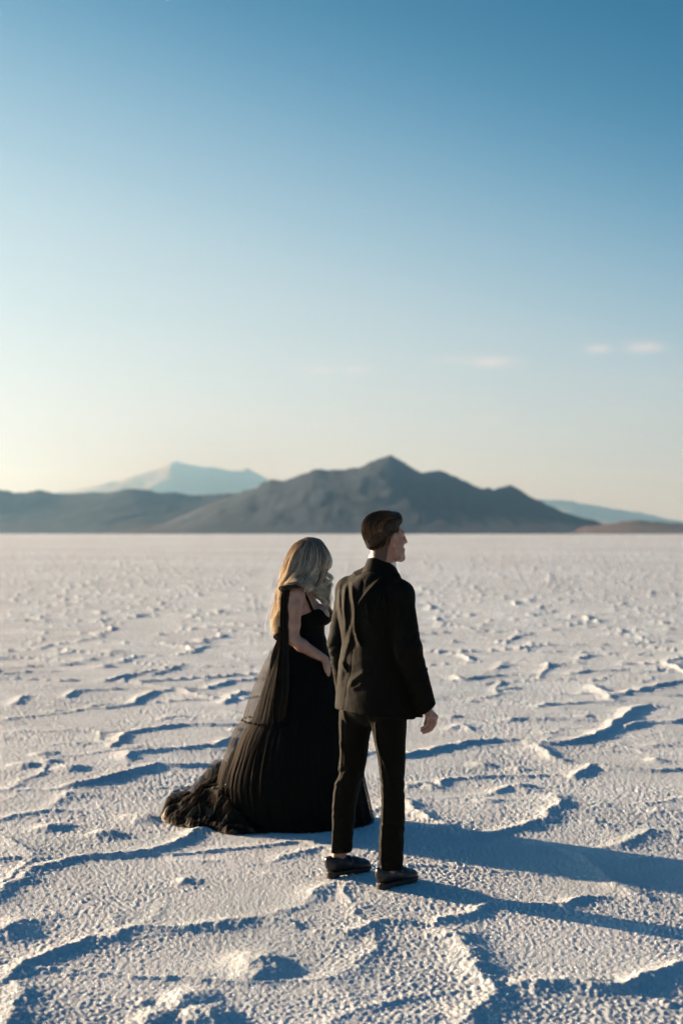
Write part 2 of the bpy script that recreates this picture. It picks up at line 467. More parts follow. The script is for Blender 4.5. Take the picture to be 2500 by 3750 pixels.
def mountain(name, prof, D, depth, m, seed, nx=260, ny=70, rough=.07):
    P = [pxz(x, y, D) for x, y in prof]
    xs = np.linspace(P[0][0], P[-1][0], nx)
    crest = np.interp(xs, [p[0] for p in P], [p[1] for p in P])
    smooth_crest = crest.copy()
    crest = crest + (np.abs(fbm(xs / (D * .012), xs * 0 + seed, seed, 4)) - .3) * D * .0016
    crest = np.maximum(crest, -2)
    v = np.linspace(-1, 1, ny)
    XX, VV = np.meshgrid(xs, v, indexing='ij')
    YY = D + VV * depth
    def blur(a, w_):
        k = max(3, int(w_ / (xs[1] - xs[0]))); g_ = np.exp(-np.linspace(-2, 2, 2 * k + 1) ** 2); g_ /= g_.sum()
        return np.convolve(np.pad(a, k, mode='edge'), g_, 'valid')
    b1, b2 = blur(smooth_crest, D * .018), blur(smooth_crest, D * .05)
    def at_x(a, X):
        return np.interp(X, xs, a)
    XS = XX + D * .010 * fbm(XX / (D * .03), VV * 2.2, seed + 9, 3) * np.clip(np.abs(VV) * 3, 0, 1)
    k1 = np.exp(-(VV / .07) ** 2); k2 = np.exp(-(VV / .30) ** 2)
    C = at_x(b2, XS) * (1 - k2) + at_x(b1, XS) * k2
    C = np.maximum(C * (1 - k1) + crest[:, None] * k1, -2)
    # crest line wanders in depth; spurs run down towards the flat
    spur = 1 - np.abs(fbm(XX / (D * .03) + VV * .35, VV * 2.6, seed + 3, 3))
    base = (1 - np.abs(VV)) ** 1.25
    carve = rough * fbm(XX / (D * .018), YY / (D * .018), seed + 5, 4) * np.abs(VV) ** .8 * (1 - np.abs(VV)) ** .7
    # keep the near slopes below the sight line to the crest so the outline stays the crest's own
    Z = C * np.clip(base + carve, 0, None)
    lim = CAM_H + (C - CAM_H) * (YY / D) - .002 * C * 0
    Z = np.where(VV < 0, np.minimum(Z, lim * .995), np.minimum(Z, C))
    Z = Z - 2.5 * (np.abs(VV) > .985)
    XW = XX * (YY / D) * 1.0
    XW = XX
    V = np.stack([XW, YY, Z], -1).reshape(-1, 3)
    i0 = np.arange(nx - 1)[:, None] * ny + np.arange(ny - 1)[None, :]
    F = np.stack([i0, i0 + ny, i0 + ny + 1, i0 + 1], -1).reshape(-1, 4)
    return link(name, mesh_from(name, V, F, m), kind='structure')
rock = rock_mat('mountain_rock', (.013, .018, .026), (.026, .032, .042))
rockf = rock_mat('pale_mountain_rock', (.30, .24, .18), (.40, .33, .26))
rockb = rock_mat('brown_foothill_rock', (.09, .062, .05), (.16, .115, .09))
mountain('mountain_range', [(330,1226),(400,1190),(470,1160),(520,1141),(560,1126),(590,1118),(605,1105),(625,1096),(650,1101),(700,1083),(735,1072),(750,1075),(790,1074),(830,1069),(865,1050),(878,1046),(897,1039),(930,1060),(965,1082),(1010,1075),(1040,1090),(1100,1118),(1135,1122),(1172,1110),(1220,1140),(1280,1170),(1340,1198),(1390,1220),(1420,1227)], 5000, 1300, rock, 3, 300, 60)
mountain('low_mountain_range', [(-900,1180),(-600,1120),(-300,1090),(-100,1105),(0,1120),(30,1128),(60,1128),(95,1121),(130,1132),(180,1130),(250,1128),(300,1118),(340,1121),(370,1130),(400,1126),(440,1135),(520,1130),(580,1130),(640,1150),(700,1180),(780,1226)], 6300, 1200, rock, 8, 320, 50)
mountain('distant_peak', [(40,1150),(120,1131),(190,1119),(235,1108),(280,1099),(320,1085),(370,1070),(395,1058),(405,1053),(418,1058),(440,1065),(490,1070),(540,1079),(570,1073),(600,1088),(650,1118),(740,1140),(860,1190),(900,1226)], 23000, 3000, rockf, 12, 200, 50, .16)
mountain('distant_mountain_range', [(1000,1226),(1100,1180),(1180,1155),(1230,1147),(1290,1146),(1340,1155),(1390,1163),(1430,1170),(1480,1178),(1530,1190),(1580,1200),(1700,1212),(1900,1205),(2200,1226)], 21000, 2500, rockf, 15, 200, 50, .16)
mountain('brown_foothills', [(1290,1226),(1340,1208),(1400,1201),(1430,1196),(1455,1192),(1500,1197),(1568,1201),(1640,1196),(1760,1190),(1900,1204),(2100,1226)], 3900, 420, rockb, 19, 220, 50)

# ------------------------------------------------------------------ haze
mh = bpy.data.materials.new('haze_air')
mh.use_nodes = True
tt_ = mh.node_tree
for n in list(tt_.nodes):
    tt_.nodes.remove(n)
o_ = tt_.nodes.new('ShaderNodeOutputMaterial')
v_ = tt_.nodes.new('ShaderNodeVolumePrincipled')
v_.inputs['Color'].default_value = (.38, .71, 1.0, 1)
v_.inputs['Density'].default_value = 7.4e-5
v_.inputs['Anisotropy'].default_value = .93
v_.inputs['Absorption Color'].default_value = (1, 1, 1, 1)
tt_.links.new(v_.outputs[0], o_.inputs['Volume'])
S, z0, z1 = 30000.0, -4.0, 1260.0
hv = [(-S,-S,z0),(S,-S,z0),(S,S,z0),(-S,S,z0),(-S,-S,z1),(S,-S,z1),(S,S,z1),(-S,S,z1)]
hf = [(0,3,2,1),(4,5,6,7),(0,1,5,4),(1,2,6,5),(2,3,7,6),(3,0,4,7)]
link('haze', mesh_from('haze', hv, hf, mh, smooth=False), kind='stuff', label='thin blue haze in the air over the salt flat', category='haze')
# ------------------------------------------------------------------ signed-distance modelling kit
def hnoise3(P, f, seed):
    """cheap smooth 3-D noise from crossed 2-D noises, about -1..1"""
    x, y, z = P[..., 0] * f, P[..., 1] * f, P[..., 2] * f
    return (vnoise(x + .37 * z, y - .21 * z, seed) + vnoise(y + .5 * x + 9, z - .3 * x, seed + 3) + vnoise(z + 5, x + .4 * y, seed + 7)) / 1.8
class SDF:
    def __init__(s, lo, hi, h):
        s.h = h; s.lo = np.array(lo, float)
        s.n = np.ceil((np.array(hi) - s.lo) / h).astype(int) + 1
        s.f = np.full(s.n, 1.0, dtype=np.float32)
    def sub(s, lo, hi):
        a = np.clip(np.floor((np.array(lo) - s.lo) / s.h).astype(int), 0, s.n)
        b = np.clip(np.ceil((np.array(hi) - s.lo) / s.h).astype(int) + 1, 0, s.n)
        sl = tuple(slice(int(i), int(j)) for i, j in zip(a, b))
        ax = [s.lo[k] + s.h * np.arange(a[k], b[k]) for k in range(3)]
        P = np.stack(np.meshgrid(*ax, indexing='ij'), -1)
        return sl, P
    def add(s, d, sl, k, op='u'):
        f = s.f[sl]
        if not f.size:
            return
        if op == 'u':
            if k > 0:
                hh = np.clip(.5 + .5 * (f - d) / k, 0, 1)
                r = f * (1 - hh) + d * hh - k * hh * (1 - hh)
            else:
                r = np.minimum(f, d)
        else:
            d = -d
            if k > 0:
                hh = np.clip(.5 - .5 * (f - d) / k, 0, 1)
                r = f * (1 - hh) + d * hh + k * hh * (1 - hh)
            else:
                r = np.maximum(f, d)
        s.f[sl] = r
    def cap(s, a, b, r1, r2=None, k=.01, op='u', flat=None, fs=1.0):
        """tapered capsule; flat = direction in which the section is squashed by fs"""
        r2 = r1 if r2 is None else r2
        a = np.array(a, float); b = np.array(b, float); m = max(r1, r2) * max(1, fs) + k + s.h * 3
        sl, P = s.sub(np.minimum(a, b) - m, np.maximum(a, b) + m)
        if not P.size:
            return
        ab = b - a; l2 = ab @ ab + 1e-12
        q = P - a
        t = np.clip((q @ ab) / l2, 0, 1)
        q = q - t[..., None] * ab
        if flat is not None:
            n = np.array(flat, float); n = n / np.linalg.norm(n)
            c = q @ n
            q = q + (c * (1 / fs - 1))[..., None] * n
        d = np.sqrt((q * q).sum(-1)) - (r1 + (r2 - r1) * t)
        if flat is not None and fs < 1:
            d = d * (.5 + .5 * fs)
        s.add(d, sl, k, op)
    def chain(s, pts, rs_, k=.01, **kw):
        for i in range(len(pts) - 1):
            s.cap(pts[i], pts[i + 1], rs_[i], rs_[i + 1], k, **kw)
    def ell(s, c, rad, axes=None, k=.01, op='u'):
        c = np.array(c, float); rad = np.array(rad, float)
        m = rad.max() + k + s.h * 3
        sl, P = s.sub(c - m, c + m)
        if not P.size:
            return
        q = P - c
        if axes is not None:
            q = q @ np.array(axes, float).T
        k0 = np.sqrt(((q / rad) ** 2).sum(-1)); k1 = np.sqrt(((q / (rad * rad)) ** 2).sum(-1)) + 1e-9
        s.add(k0 * (k0 - 1) / k1, sl, k, op)
    def loft(s, keys, F, Rt, k=.01, op='u', p=2.0, capk=.0):
        """keys: (z, cx, cy, half width along Rt, half depth along F); stack of ellipses"""
        K = np.array(keys, float); K = K[np.argsort(K[:, 0])]
        m = K[:, 3:].max() + k + s.h * 3
        sl, P = s.sub((K[:, 1].min() - m, K[:, 2].min() - m, K[0, 0] - .03), (K[:, 1].max() + m, K[:, 2].max() + m, K[-1, 0] + .03))
        z = P[0, 0, :, 2]
        g = [smooth_interp(z, K[:, 0], K[:, i]) for i in range(1, 5)]
        qx = P[..., 0] - g[0]; qy = P[..., 1] - g[1]
        a = qx * Rt[0] + qy * Rt[1]; b = qx * F[0] + qy * F[1]
        q = (np.abs(a / g[2]) ** p + np.abs(b / g[3]) ** p) ** (1 / p)
        d = (q - 1) * np.minimum(g[2], g[3])
        d = np.maximum(d, np.maximum(K[0, 0] - P[..., 2], P[..., 2] - K[-1, 0]))
        s.add(d, sl, k, op)
    def mesh(s):
        """surface nets"""
        f = s.f
        nx, ny, nz = f.shape
        ins = f < 0
        e = []
        c = np.zeros((nx - 1, ny - 1, nz - 1), np.int8)
        for i in (0, 1):
            for j in (0, 1):
                for l in (0, 1):
                    c += ins[i:nx - 1 + i, j:ny - 1 + j, l:nz - 1 + l]
        act = (c > 0) & (c < 8)
        idx = np.argwhere(act)
        vid = np.full(act.shape, -1, np.int32)
        vid[act] = np.arange(len(idx))
        acc = np.zeros((len(idx), 3)); cnt = np.zeros(len(idx))
        corners = [(i, j, l) for i in (0, 1) for j in (0, 1) for l in (0, 1)]
        I, J, L = idx.T
        for a in corners:
            for ax in range(3):
                if a[ax] == 0:
                    b = list(a); b[ax] = 1
                    fa = f[I + a[0], J + a[1], L + a[2]]; fb = f[I + b[0], J + b[1], L + b[2]]
                    m = (fa < 0) != (fb < 0)
                    t = np.where(m, fa / np.where(fa - fb == 0, 1, fa - fb), 0)
                    p = np.array(a, float)[None, :].repeat(len(idx), 0)
                    p[:, ax] += t
                    acc[m] += p[m]; cnt[m] += 1
        V = (idx + acc / cnt[:, None]) * s.h + s.lo
        quads = []
        for ax in range(3):
            n1, n2 = [(1, 2), (2, 0), (0, 1)][ax]
            sa = [slice(1, -1)] * 3; sa[ax] = slice(0, -1)
            sb = list(sa); sb[ax] = slice(1, None)
            A = ins[tuple(sa)]; B = ins[tuple(sb)]
            for flip, M in ((False, A & ~B), (True, ~A & B)):
                q = np.argwhere(M)
                if not len(q):
                    continue
                off = np.ones(3, int); off[ax] = 0
                q = q + off
                d1 = np.zeros(3, int); d1[n1] = 1; d2 = np.zeros(3, int); d2[n2] = 1
                a_ = vid[tuple((q - d1 - d2).T)]; b_ = vid[tuple((q - d2).T)]; c_ = vid[tuple(q.T)]; d_ = vid[tuple((q - d1).T)]
                Q = np.stack([a_, b_, c_, d_], -1)
                quads.append(Q[:, ::-1] if flip else Q)
        Q = np.concatenate(quads)
        Q = Q[(Q >= 0).all(1)]
        # drop unused is unnecessary; smooth a little
        return V, Q
def smooth_interp(x, xs, ys):
    """monotone-ish cubic (Catmull-Rom) interpolation"""
    xs = np.asarray(xs, float); ys = np.asarray(ys, float)
    if len(xs) < 3:
        return np.interp(x, xs, ys)
    m = np.gradient(ys, xs)
    i = np.clip(np.searchsorted(xs, x) - 1, 0, len(xs) - 2)
    h = xs[i + 1] - xs[i]; t = np.clip((x - xs[i]) / h, 0, 1)
    return ((1 + 2 * t) * (1 - t) ** 2 * ys[i] + t * (1 - t) ** 2 * h * m[i] + t * t * (3 - 2 * t) * ys[i + 1] + t * t * (t - 1) * h * m[i + 1])
def relax(V, Q, it=2, w=.5):
    for _ in range(it):
        S = np.zeros_like(V); c = np.zeros(len(V))
        for a, b in ((0, 1), (1, 2), (2, 3), (3, 0)):
            np.add.at(S, Q[:, a], V[Q[:, b]]); np.add.at(S, Q[:, b], V[Q[:, a]])
            np.add.at(c, Q[:, a], 1); np.add.at(c, Q[:, b], 1)
        V = V * (1 - w) + w * S / np.maximum(c, 1)[:, None]
    return V
def sdf_obj(name, s, material, parent, relax_it=1, **props):
    V, Q = s.mesh()
    if relax_it:
        V = relax(V, Q, relax_it)
    me = mesh_from(name, V, Q, material)
    return link(name, me, parent, **props)
def frame(deg, tilt=0):
    """heading measured from +Y towards +X -> forward, right, up"""
    a = R(deg)
    F = np.array([math.sin(a), math.cos(a), 0.0]); Rt = np.array([math.cos(a), -math.sin(a), 0.0]); U = np.array([0, 0, 1.0])
    if tilt:
        t = R(tilt)
        F, U = F * math.cos(t) + U * math.sin(t), U * math.cos(t) - F * math.sin(t)
    return F, Rt, U
def lines2d(P, pts, ax=(0, 2)):
    """distance in the plane of two axes from points to a polyline, and position 0..1 along it"""
    X = P[..., ax[0]]; Y = P[..., ax[1]]
    d = np.full(X.shape, 9.0); T = np.zeros(X.shape)
    n = len(pts) - 1
    for i in range(n):
        (ax_, ay), (bx, by) = pts[i], pts[i + 1]
        ex, ey = bx - ax_, by - ay; l2 = ex * ex + ey * ey + 1e-12
        t = np.clip(((X - ax_) * ex + (Y - ay) * ey) / l2, 0, 1)
        dd = np.hypot(X - ax_ - t * ex, Y - ay - t * ey)
        m = dd < d
        d = np.where(m, dd, d); T = np.where(m, (i + t) / n, T)
    return d, T
def strands_mesh(name, curves, radii, material, parent, sides=3):
    """curves (n,m,3) polylines, radii (n,m)"""
    n, m, _ = curves.shape
    T = np.gradient(curves, axis=1); T /= np.linalg.norm(T, axis=2, keepdims=True) + 1e-12
    ref = np.array([.31, .9, .2]); A = np.cross(T, ref); A /= np.linalg.norm(A, axis=2, keepdims=True) + 1e-9
    B = np.cross(T, A)
    V = []
    for k in range(sides):
        a = 2 * math.pi * k / sides
        V.append(curves + radii[..., None] * (A * math.cos(a) + B * math.sin(a)))
    V = np.stack(V, 2)                       # n,m,sides,3
    base = (np.arange(n)[:, None, None] * m + np.arange(m - 1)[None, :, None]) * sides
    k = np.arange(sides)[None, None, :]; k2 = (k + 1) % sides
    Q = np.stack([base + k, base + k2, base + sides + k2, base + sides + k], -1).reshape(-1, 4)
    me = mesh_from(name, V.reshape(-1, 3), Q, material)
    return link(name, me, parent)
def sheet(name, G, material, parent, closed=False, flip=False, **props):
    """grid of points (n,m,3) as a mesh; closed = wraps along the first axis"""
    n, m, _ = G.shape
    i = np.arange(n if closed else n - 1)[:, None]; j = np.arange(m - 1)[None, :]
    i2 = (i + 1) % n
    Q = np.stack([i * m + j, i2 * m + j, i2 * m + j + 1, i * m + j + 1], -1).reshape(-1, 4)
    if flip:
        Q = Q[:, ::-1]
    return link(name, mesh_from(name, G.reshape(-1, 3), Q, material), parent, **props)

# ------------------------------------------------------------------ materials for people
def cloth_mat(name, col, rough=.75, sheen=.25, sheen_col=(.5, .42, .28), weave=900, bump=.15, transp=0.0, spec=.25):
    m, t, b = mat(name)
    g = node(t, 'ShaderNodeTexCoord')
    n = node(t, 'ShaderNodeTexNoise'); n.inputs['Scale'].default_value = weave; n.inputs['Detail'].default_value = 2
    t.links.new(g.outputs['Object'], n.inputs['Vector'])
    n2 = node(t, 'ShaderNodeTexNoise'); n2.inputs['Scale'].default_value = 9; n2.inputs['Detail'].default_value = 4
    t.links.new(g.outputs['Object'], n2.inputs['Vector'])
    c = node(t, 'ShaderNodeValToRGB')
    c.color_ramp.elements[0].position = .3; c.color_ramp.elements[0].color = (*[v * .75 for v in col], 1)
    c.color_ramp.elements[1].position = .7; c.color_ramp.elements[1].color = (*[v * 1.25 for v in col], 1)
    mixf = node(t, 'ShaderNodeMath', operation='MULTIPLY_ADD'); mixf.inputs[1].default_value = .5; mixf.inputs[2].default_value = .25
    t.links.new(n.outputs[0], mixf.inputs[0])
    ad = node(t, 'ShaderNodeMath', operation='MULTIPLY_ADD'); ad.inputs[1].default_value = .5
    t.links.new(n2.outputs[0], ad.inputs[0]); t.links.new(mixf.outputs[0], ad.inputs[2])
    sb_ = node(t, 'ShaderNodeMath', operation='SUBTRACT'); sb_.inputs[1].default_value = .25
    t.links.new(ad.outputs[0], sb_.inputs[0])
    t.links.new(sb_.outputs[0], c.inputs[0]); t.links.new(c.outputs[0], b.inputs['Base Color'])
    b.inputs['Roughness'].default_value = rough
    b.inputs['Specular IOR Level'].default_value = spec
    b.inputs['Sheen Weight'].default_value = sheen
    b.inputs['Sheen Roughness'].default_value = .4
    b.inputs['Sheen Tint'].default_value = (*sheen_col, 1)
    bp = node(t, 'ShaderNodeBump'); bp.inputs['Strength'].default_value = bump; bp.inputs['Distance'].default_value = .001
    t.links.new(n.outputs[0], bp.inputs['Height']); t.links.new(bp.outputs[0], b.inputs['Normal'])
    if transp > 0:
        tr = node(t, 'ShaderNodeBsdfTransparent')
        mx = node(t, 'ShaderNodeMixShader')
        # open mesh of the net: some places are denser than others
        mr = node(t, 'ShaderNodeMapRange'); mr.inputs['To Min'].default_value = transp - .18; mr.inputs['To Max'].default_value = min(.95, transp + .18)
        t.links.new(n2.outputs[0], mr.inputs['Value'])
        t.links.new(mr.outputs[0], mx.inputs[0])
        t.links.new(b.outputs[0], mx.inputs[1]); t.links.new(tr.outputs[0], mx.inputs[2])
        t.links.new(mx.outputs[0], t.nodes['Material Output'].inputs['Surface'])
    return m
def skin_mat(name, col):
    m, t, b = mat(name)
    g = node(t, 'ShaderNodeTexCoord')
    n = node(t, 'ShaderNodeTexNoise'); n.inputs['Scale'].default_value = 28; n.inputs['Detail'].default_value = 5
    t.links.new(g.outputs['Object'], n.inputs['Vector'])
    c = node(t, 'ShaderNodeValToRGB')
    c.color_ramp.elements[0].position = .3; c.color_ramp.elements[0].color = (col[0] * .9, col[1] * .8, col[2] * .78, 1)
    c.color_ramp.elements[1].position = .7; c.color_ramp.elements[1].color = (col[0] * 1.06, col[1] * 1.08, col[2] * 1.1, 1)
    t.links.new(n.outputs[0], c.inputs[0])
    at = node(t, 'ShaderNodeAttribute', attribute_name='stubble_and_dimming')
    mx = node(t, 'ShaderNodeMix', data_type='RGBA')
    t.links.new(at.outputs['Fac'], mx.inputs['Factor'])
    t.links.new(c.outputs[0], mx.inputs[6]); mx.inputs[7].default_value = (.045, .026, .014, 1)
    t.links.new(mx.outputs[2], b.inputs['Base Color'])
    b.inputs['Roughness'].default_value = .5
    b.inputs['Specular IOR Level'].default_value = .4
    b.inputs['Subsurface Weight'].default_value = .15
    b.inputs['Subsurface Radius'].default_value = (1.0, .35, .18)
    b.inputs['Subsurface Scale'].default_value = .008
    return m
def hair_mat(name, c1, c2, c3, transl=.3, rough=.38, spec=.5):
    """strand to strand variation comes from the 'tone' attribute (0 dark .. 1 light)"""
    m, t, b = mat(name)
    at = node(t, 'ShaderNodeAttribute', attribute_name='tone')
    c = node(t, 'ShaderNodeValToRGB')
    c.color_ramp.elements[0].position = .0; c.color_ramp.elements[0].color = (*c1, 1)
    c.color_ramp.elements[1].position = 1.0; c.color_ramp.elements[1].color = (*c3, 1)
    e = c.color_ramp.elements.new(.5); e.color = (*c2, 1)
    t.links.new(at.outputs['Fac'], c.inputs[0]); t.links.new(c.outputs[0], b.inputs['Base Color'])
    b.inputs['Roughness'].default_value = rough
    b.inputs['Specular IOR Level'].default_value = spec
    tl = node(t, 'ShaderNodeBsdfTranslucent'); t.links.new(c.outputs[0], tl.inputs['Color'])
    mx = node(t, 'ShaderNodeMixShader'); mx.inputs[0].default_value = transl
    t.links.new(b.outputs[0], mx.inputs[1]); t.links.new(tl.outputs[0], mx.inputs[2])
    t.links.new(mx.outputs[0], t.nodes['Material Output'].inputs['Surface'])
    return m
def set_attr(o, vals, name='tone'):
    a = o.data.attributes.new(name, 'FLOAT', 'POINT'); a.data.foreach_set('value', np.asarray(vals, np.float32))
M_SUIT = cloth_mat('black_suit_wool', (.0044, .0038, .0021), rough=.85, sheen=.05, spec=.12, sheen_col=(.42, .38, .26))
M_SHIRT = cloth_mat('white_shirt_cotton', (.75, .75, .76), rough=.7, sheen=0)
M_SKIN_M = skin_mat('man_skin', (.36, .20, .14))
M_SKIN_W = skin_mat('woman_skin', (.40, .235, .165))
M_HAIR_M = hair_mat('brown_hair', (.014, .008, .004), (.060, .032, .013), (.34, .19, .085), .12, .42, .25)
M_HAIR_W = hair_mat('blonde_hair', (.15, .105, .065), (.70, .59, .45), (1.0, .94, .80), .5, .38, .5)
M_SHOE, t, b = mat('black_leather')
b.inputs['Base Color'].default_value = (.008, .007, .007, 1); b.inputs['Roughness'].default_value = .42
M_SOLE, t, b = mat('black_rubber_sole')
b.inputs['Base Color'].default_value = (.012, .011, .011, 1); b.inputs['Roughness'].default_value = .7
M_BUTTON, t, b = mat('black_button')
b.inputs['Base Color'].default_value = (.01, .01, .01, 1); b.inputs['Roughness'].default_value = .3
M_BODICE = cloth_mat('black_crepe', (.0035, .0035, .0035), rough=.9, sheen=.02, spec=.1)
M_LINING = cloth_mat('black_lining', (.0028, .0028, .0028), rough=.9, sheen=.02, spec=.1)
M_TULLE = cloth_mat('black_tulle', (.0065, .005, .003), rough=.75, sheen=.07, spec=.15, sheen_col=(.55, .42, .24), weave=500, transp=.56)
M_STREAM = cloth_mat('black_tulle_folded', (.010, .0078, .0048), rough=.7, sheen=.1, spec=.15, sheen_col=(.6, .46, .26), weave=420, bump=.4)
M_TRAIN = cloth_mat('black_tulle_gathered', (.036, .028, .016), rough=.6, sheen=.18, spec=.2, sheen_col=(.60, .46, .26), weave=420, bump=.5)
# ------------------------------------------------------------------ the man
MX, MY = .19, 7.12
mz = ground_z(MX + .05, MY - .05)
man = bpy.data.objects.new('person', None); COL.objects.link(man)
man.location = (MX, MY, 0.0)
man['label'] = 'tall man in black suit and loafers, seen from behind, standing right of the woman'
man['category'] = 'man'
man['group'] = 'couple standing on the salt flat'
def img(px, py, y):
    """source pixel at local depth y -> local point of the man"""
    Y = MY + y
    return np.array([(px - 1250) * Y / FPX - MX, y, CAM_H - (py - 1953) * Y / FPX])
tF, tR, tU = frame(45)
hF, hR, hU = frame(57, 3)
H0 = np.array([.026, .0, 1.712])
def hp(f, s_, u):
    return H0 + hF * f + hR * s_ + hU * u
HA = np.array([hF, hR, hU])
LSH = np.array([-.152, .136, 1.458]); RSH = np.array([.098, -.130, 1.446])
REL = np.array([.138, -.175, 1.190]); RWR = np.array([.226, -.140, .895])
LEL = np.array([-.200, .160, 1.185]); LWR = np.array([-.165, .215, .915])
LHIP = np.array([-.095, .055, .90]); RHIP = np.array([.035, -.065, .90])
LKN = np.array([-.150, .115, .50]); RKN = np.array([.062, -.085, .50])
LAN = np.array([-.205, .158, .10]); RAN = np.array([.045, -.080, .10])
LFT = (np.array([-.263, .105, .0]), 55.0); RFT = (np.array([-.010, -.122, .0]), 46.0)
def gz_at(p):
    return ground_z(MX + p[0], MY + p[1])
def build_man_body():
    s = SDF((-.34, -.30, .0), (.36, .40, 1.90), .0041)
    # legs and torso, slim, inside the clothes
    for hip, kn, an in ((LHIP, LKN, LAN), (RHIP, RKN, RAN)):
        s.chain([hip, kn, an], [.062, .042, .036], k=.02)
    for (h0_, hd), an in ((LFT, LAN), (RFT, RAN)):
        F_, R_, _ = frame(hd)
        s.cap(an, h0_ + F_ * .052 + np.array([0, 0, .075]), .032, .024, k=.01)
        s.cap(h0_ + F_ * .055 + np.array([0, 0, .066]), h0_ + F_ * .19 + np.array([0, 0, .046]), .022, .014, k=.008)
    s.chain([np.array([-.03, -.005, .92]), np.array([-.03, 0, 1.12]), np.array([-.025, 0, 1.38])], [.085, .080, .095], k=.03, flat=tF, fs=.85)
    s.chain([LSH, np.array([-.02, .005, 1.44]), RSH], [.045, .075, .045], k=.03)
    s.chain([LSH, LEL, LWR], [.045, .034, .026], k=.02)
    s.chain([RSH, REL, RWR], [.045, .034, .026], k=.02)
    # neck
    s.cap((.0, .002, 1.50), hp(-.018, 0, -.03), .062, .056, k=.025)
    s.cap((.012, .02, 1.53), hp(.02, 0, -.06), .05, .045, k=.02)
    # skull, face, jaw
    s.ell(hp(-.014, 0, .040), (.100, .077, .090), HA, k=.012)
    s.ell(hp(.035, 0, .0), (.066, .064, .098), HA, k=.02)
    s.chain([hp(.012, .052, -.028), hp(.045, .044, -.080), hp(.090, .012, -.090)], [.018, .016, .016], k=.02)
    s.chain([hp(.012, -.052, -.028), hp(.045, -.044, -.080), hp(.090, -.012, -.090)], [.018, .016, .016], k=.02)
    s.ell(hp(.060, 0, -.058), (.045, .043, .043), HA, k=.02)
    s.ell(hp(.093, 0, -.090), (.018, .021, .017), HA, k=.016)                       # chin
    for sg in (1, -1):
        s.ell(hp(.072, .042 * sg, -.008), (.022, .022, .018), HA, k=.015)           # cheekbone
        s.cap(hp(.096, .010 * sg, .042), hp(.082, .048 * sg, .038), .010, .008, k=.012)   # brow
        s.ell(hp(.096, .030 * sg, .020), (.012, .017, .010), HA, k=.010, op='s')     # eye socket
        s.ell(hp(.083, .031 * sg, .022), (.0125, .0125, .0115), HA, k=.003)           # eyeball
        s.cap(hp(.096, .020 * sg, .0275), hp(.090, .042 * sg, .026), .003, .003, k=.003)   # lid
        # ear
        s.ell(hp(-.006, .084 * sg, .002), (.019, .010, .034), np.array([hF * .93 - hU * .25 - hR * .25 * sg, hR * .97 + hF * .25 * sg, hU * .96 + hF * .28]), k=.004)
        s.ell(hp(.004, .092 * sg, .003), (.0115, .010, .021), HA, k=.004, op='s')
        s.ell(hp(.003, .076 * sg, -.026), (.008, .006, .008), HA, k=.005)
    s.chain([hp(.098, 0, .038), hp(.117, 0, .012), hp(.128, 0, -.012)], [.0085, .0085, .0095], k=.006)   # nose
    for sg in (1, -1):
        s.ell(hp(.113, .012 * sg, -.013), (.011, .007, .008), HA, k=.005)
    s.cap(hp(.103, -.017, -.047), hp(.103, .017, -.047), .0065, .0065, k=.007)
    s.cap(hp(.101, -.015, -.058), hp(.101, .015, -.058), .0070, .0070, k=.007)
    s.cap(hp(.1115, -.02, -.0525), hp(.1115, .02, -.0525), .0020, .0020, k=.002, op='s')
    # right hand: palm facing the thigh, fingers curled back
    W = RWR
    y_ = (-.170, -.152, -.134, -.116)
    kn = [np.array([.232, y_[0], .852]), np.array([.250, y_[1], .850]), np.array([.264, y_[2], .848]), np.array([.273, y_[3], .848])]
    mid = [np.array([.231, y_[0] - .002, .822]), np.array([.245, y_[1], .812]), np.array([.259, y_[2], .806]), np.array([.269, y_[3], .812])]
    dis = [np.array([.217, y_[0], .806]), np.array([.224, y_[1], .791]), np.array([.238, y_[2], .782]), np.array([.250, y_[3], .785])]
    tip = [np.array([.199, y_[0], .800]), np.array([.200, y_[1], .785]), np.array([.211, y_[2], .773]), np.array([.226, y_[3], .776])]
    for i in range(4):
        s.cap(W + np.array([.004, (y_[i] + .140) * .45, -.012]), kn[i], .0175, .0125, k=.012)
        r0 = (.0084, .0092, .0095, .0090)[i]
        s.chain([kn[i], mid[i], dis[i], tip[i]], [r0 + .0008, r0 - .0004, r0 - .0010, r0 - .0020], k=.0012)
    s.chain([W + np.array([-.004, .012, -.015]), np.array([.243, -.092, .862]), np.array([.233, -.080, .832]), np.array([.222, -.078, .806])], [.017, .0135, .0105, .0085], k=.006)
    # left hand, mostly hidden in front of the jacket
    W = LWR
    for i in range(4):
        dy = (-.028, -.010, .010, .028)[i]
        k0 = W + np.array([.012, dy * .9, -.062]); m0 = k0 + np.array([.010, 0, -.036]); t0 = m0 + np.array([.020, 0, -.026]); e0 = t0 + np.array([.018, 0, -.006])
        s.cap(W + np.array([0, dy * .4, -.008]), k0, .017, .012, k=.012)
        s.chain([k0, m0, t0, e0], [.0100, .0092, .0085, .0075], k=.0022)
    s.chain([W + np.array([.006, .02, -.012]), W + np.array([.022, .040, -.045]), W + np.array([.034, .044, -.075])], [.016, .0125, .009], k=.006)
    V, Q = s.mesh(); V = relax(V, Q, 1)
    me = mesh_from('body', V, Q, M_SKIN_M)
    # cropped fade round the ears and nape, painted on down the neck to dim its sunlit skin, plus brows and shaved beard shadow
    q = V - H0
    f = q @ hF; sd = np.abs(q @ hR); u = q @ hU
    line = np.interp(f, [-.11, -.07, -.035, -.015, .005, .022, .045, .07], [-.150, -.145, -.125, -.030, .034, .030, .055, .076])
    st = np.clip((u - line) / .034, 0, 1) * np.clip((.078 - f) / .012, 0, 1) * (u > -.145) * (sd < .0795)
    st = st * .88
    brow = np.exp(-((u - .040) / .005) ** 2) * (sd > .012) * (sd < .052) * (f > .07)
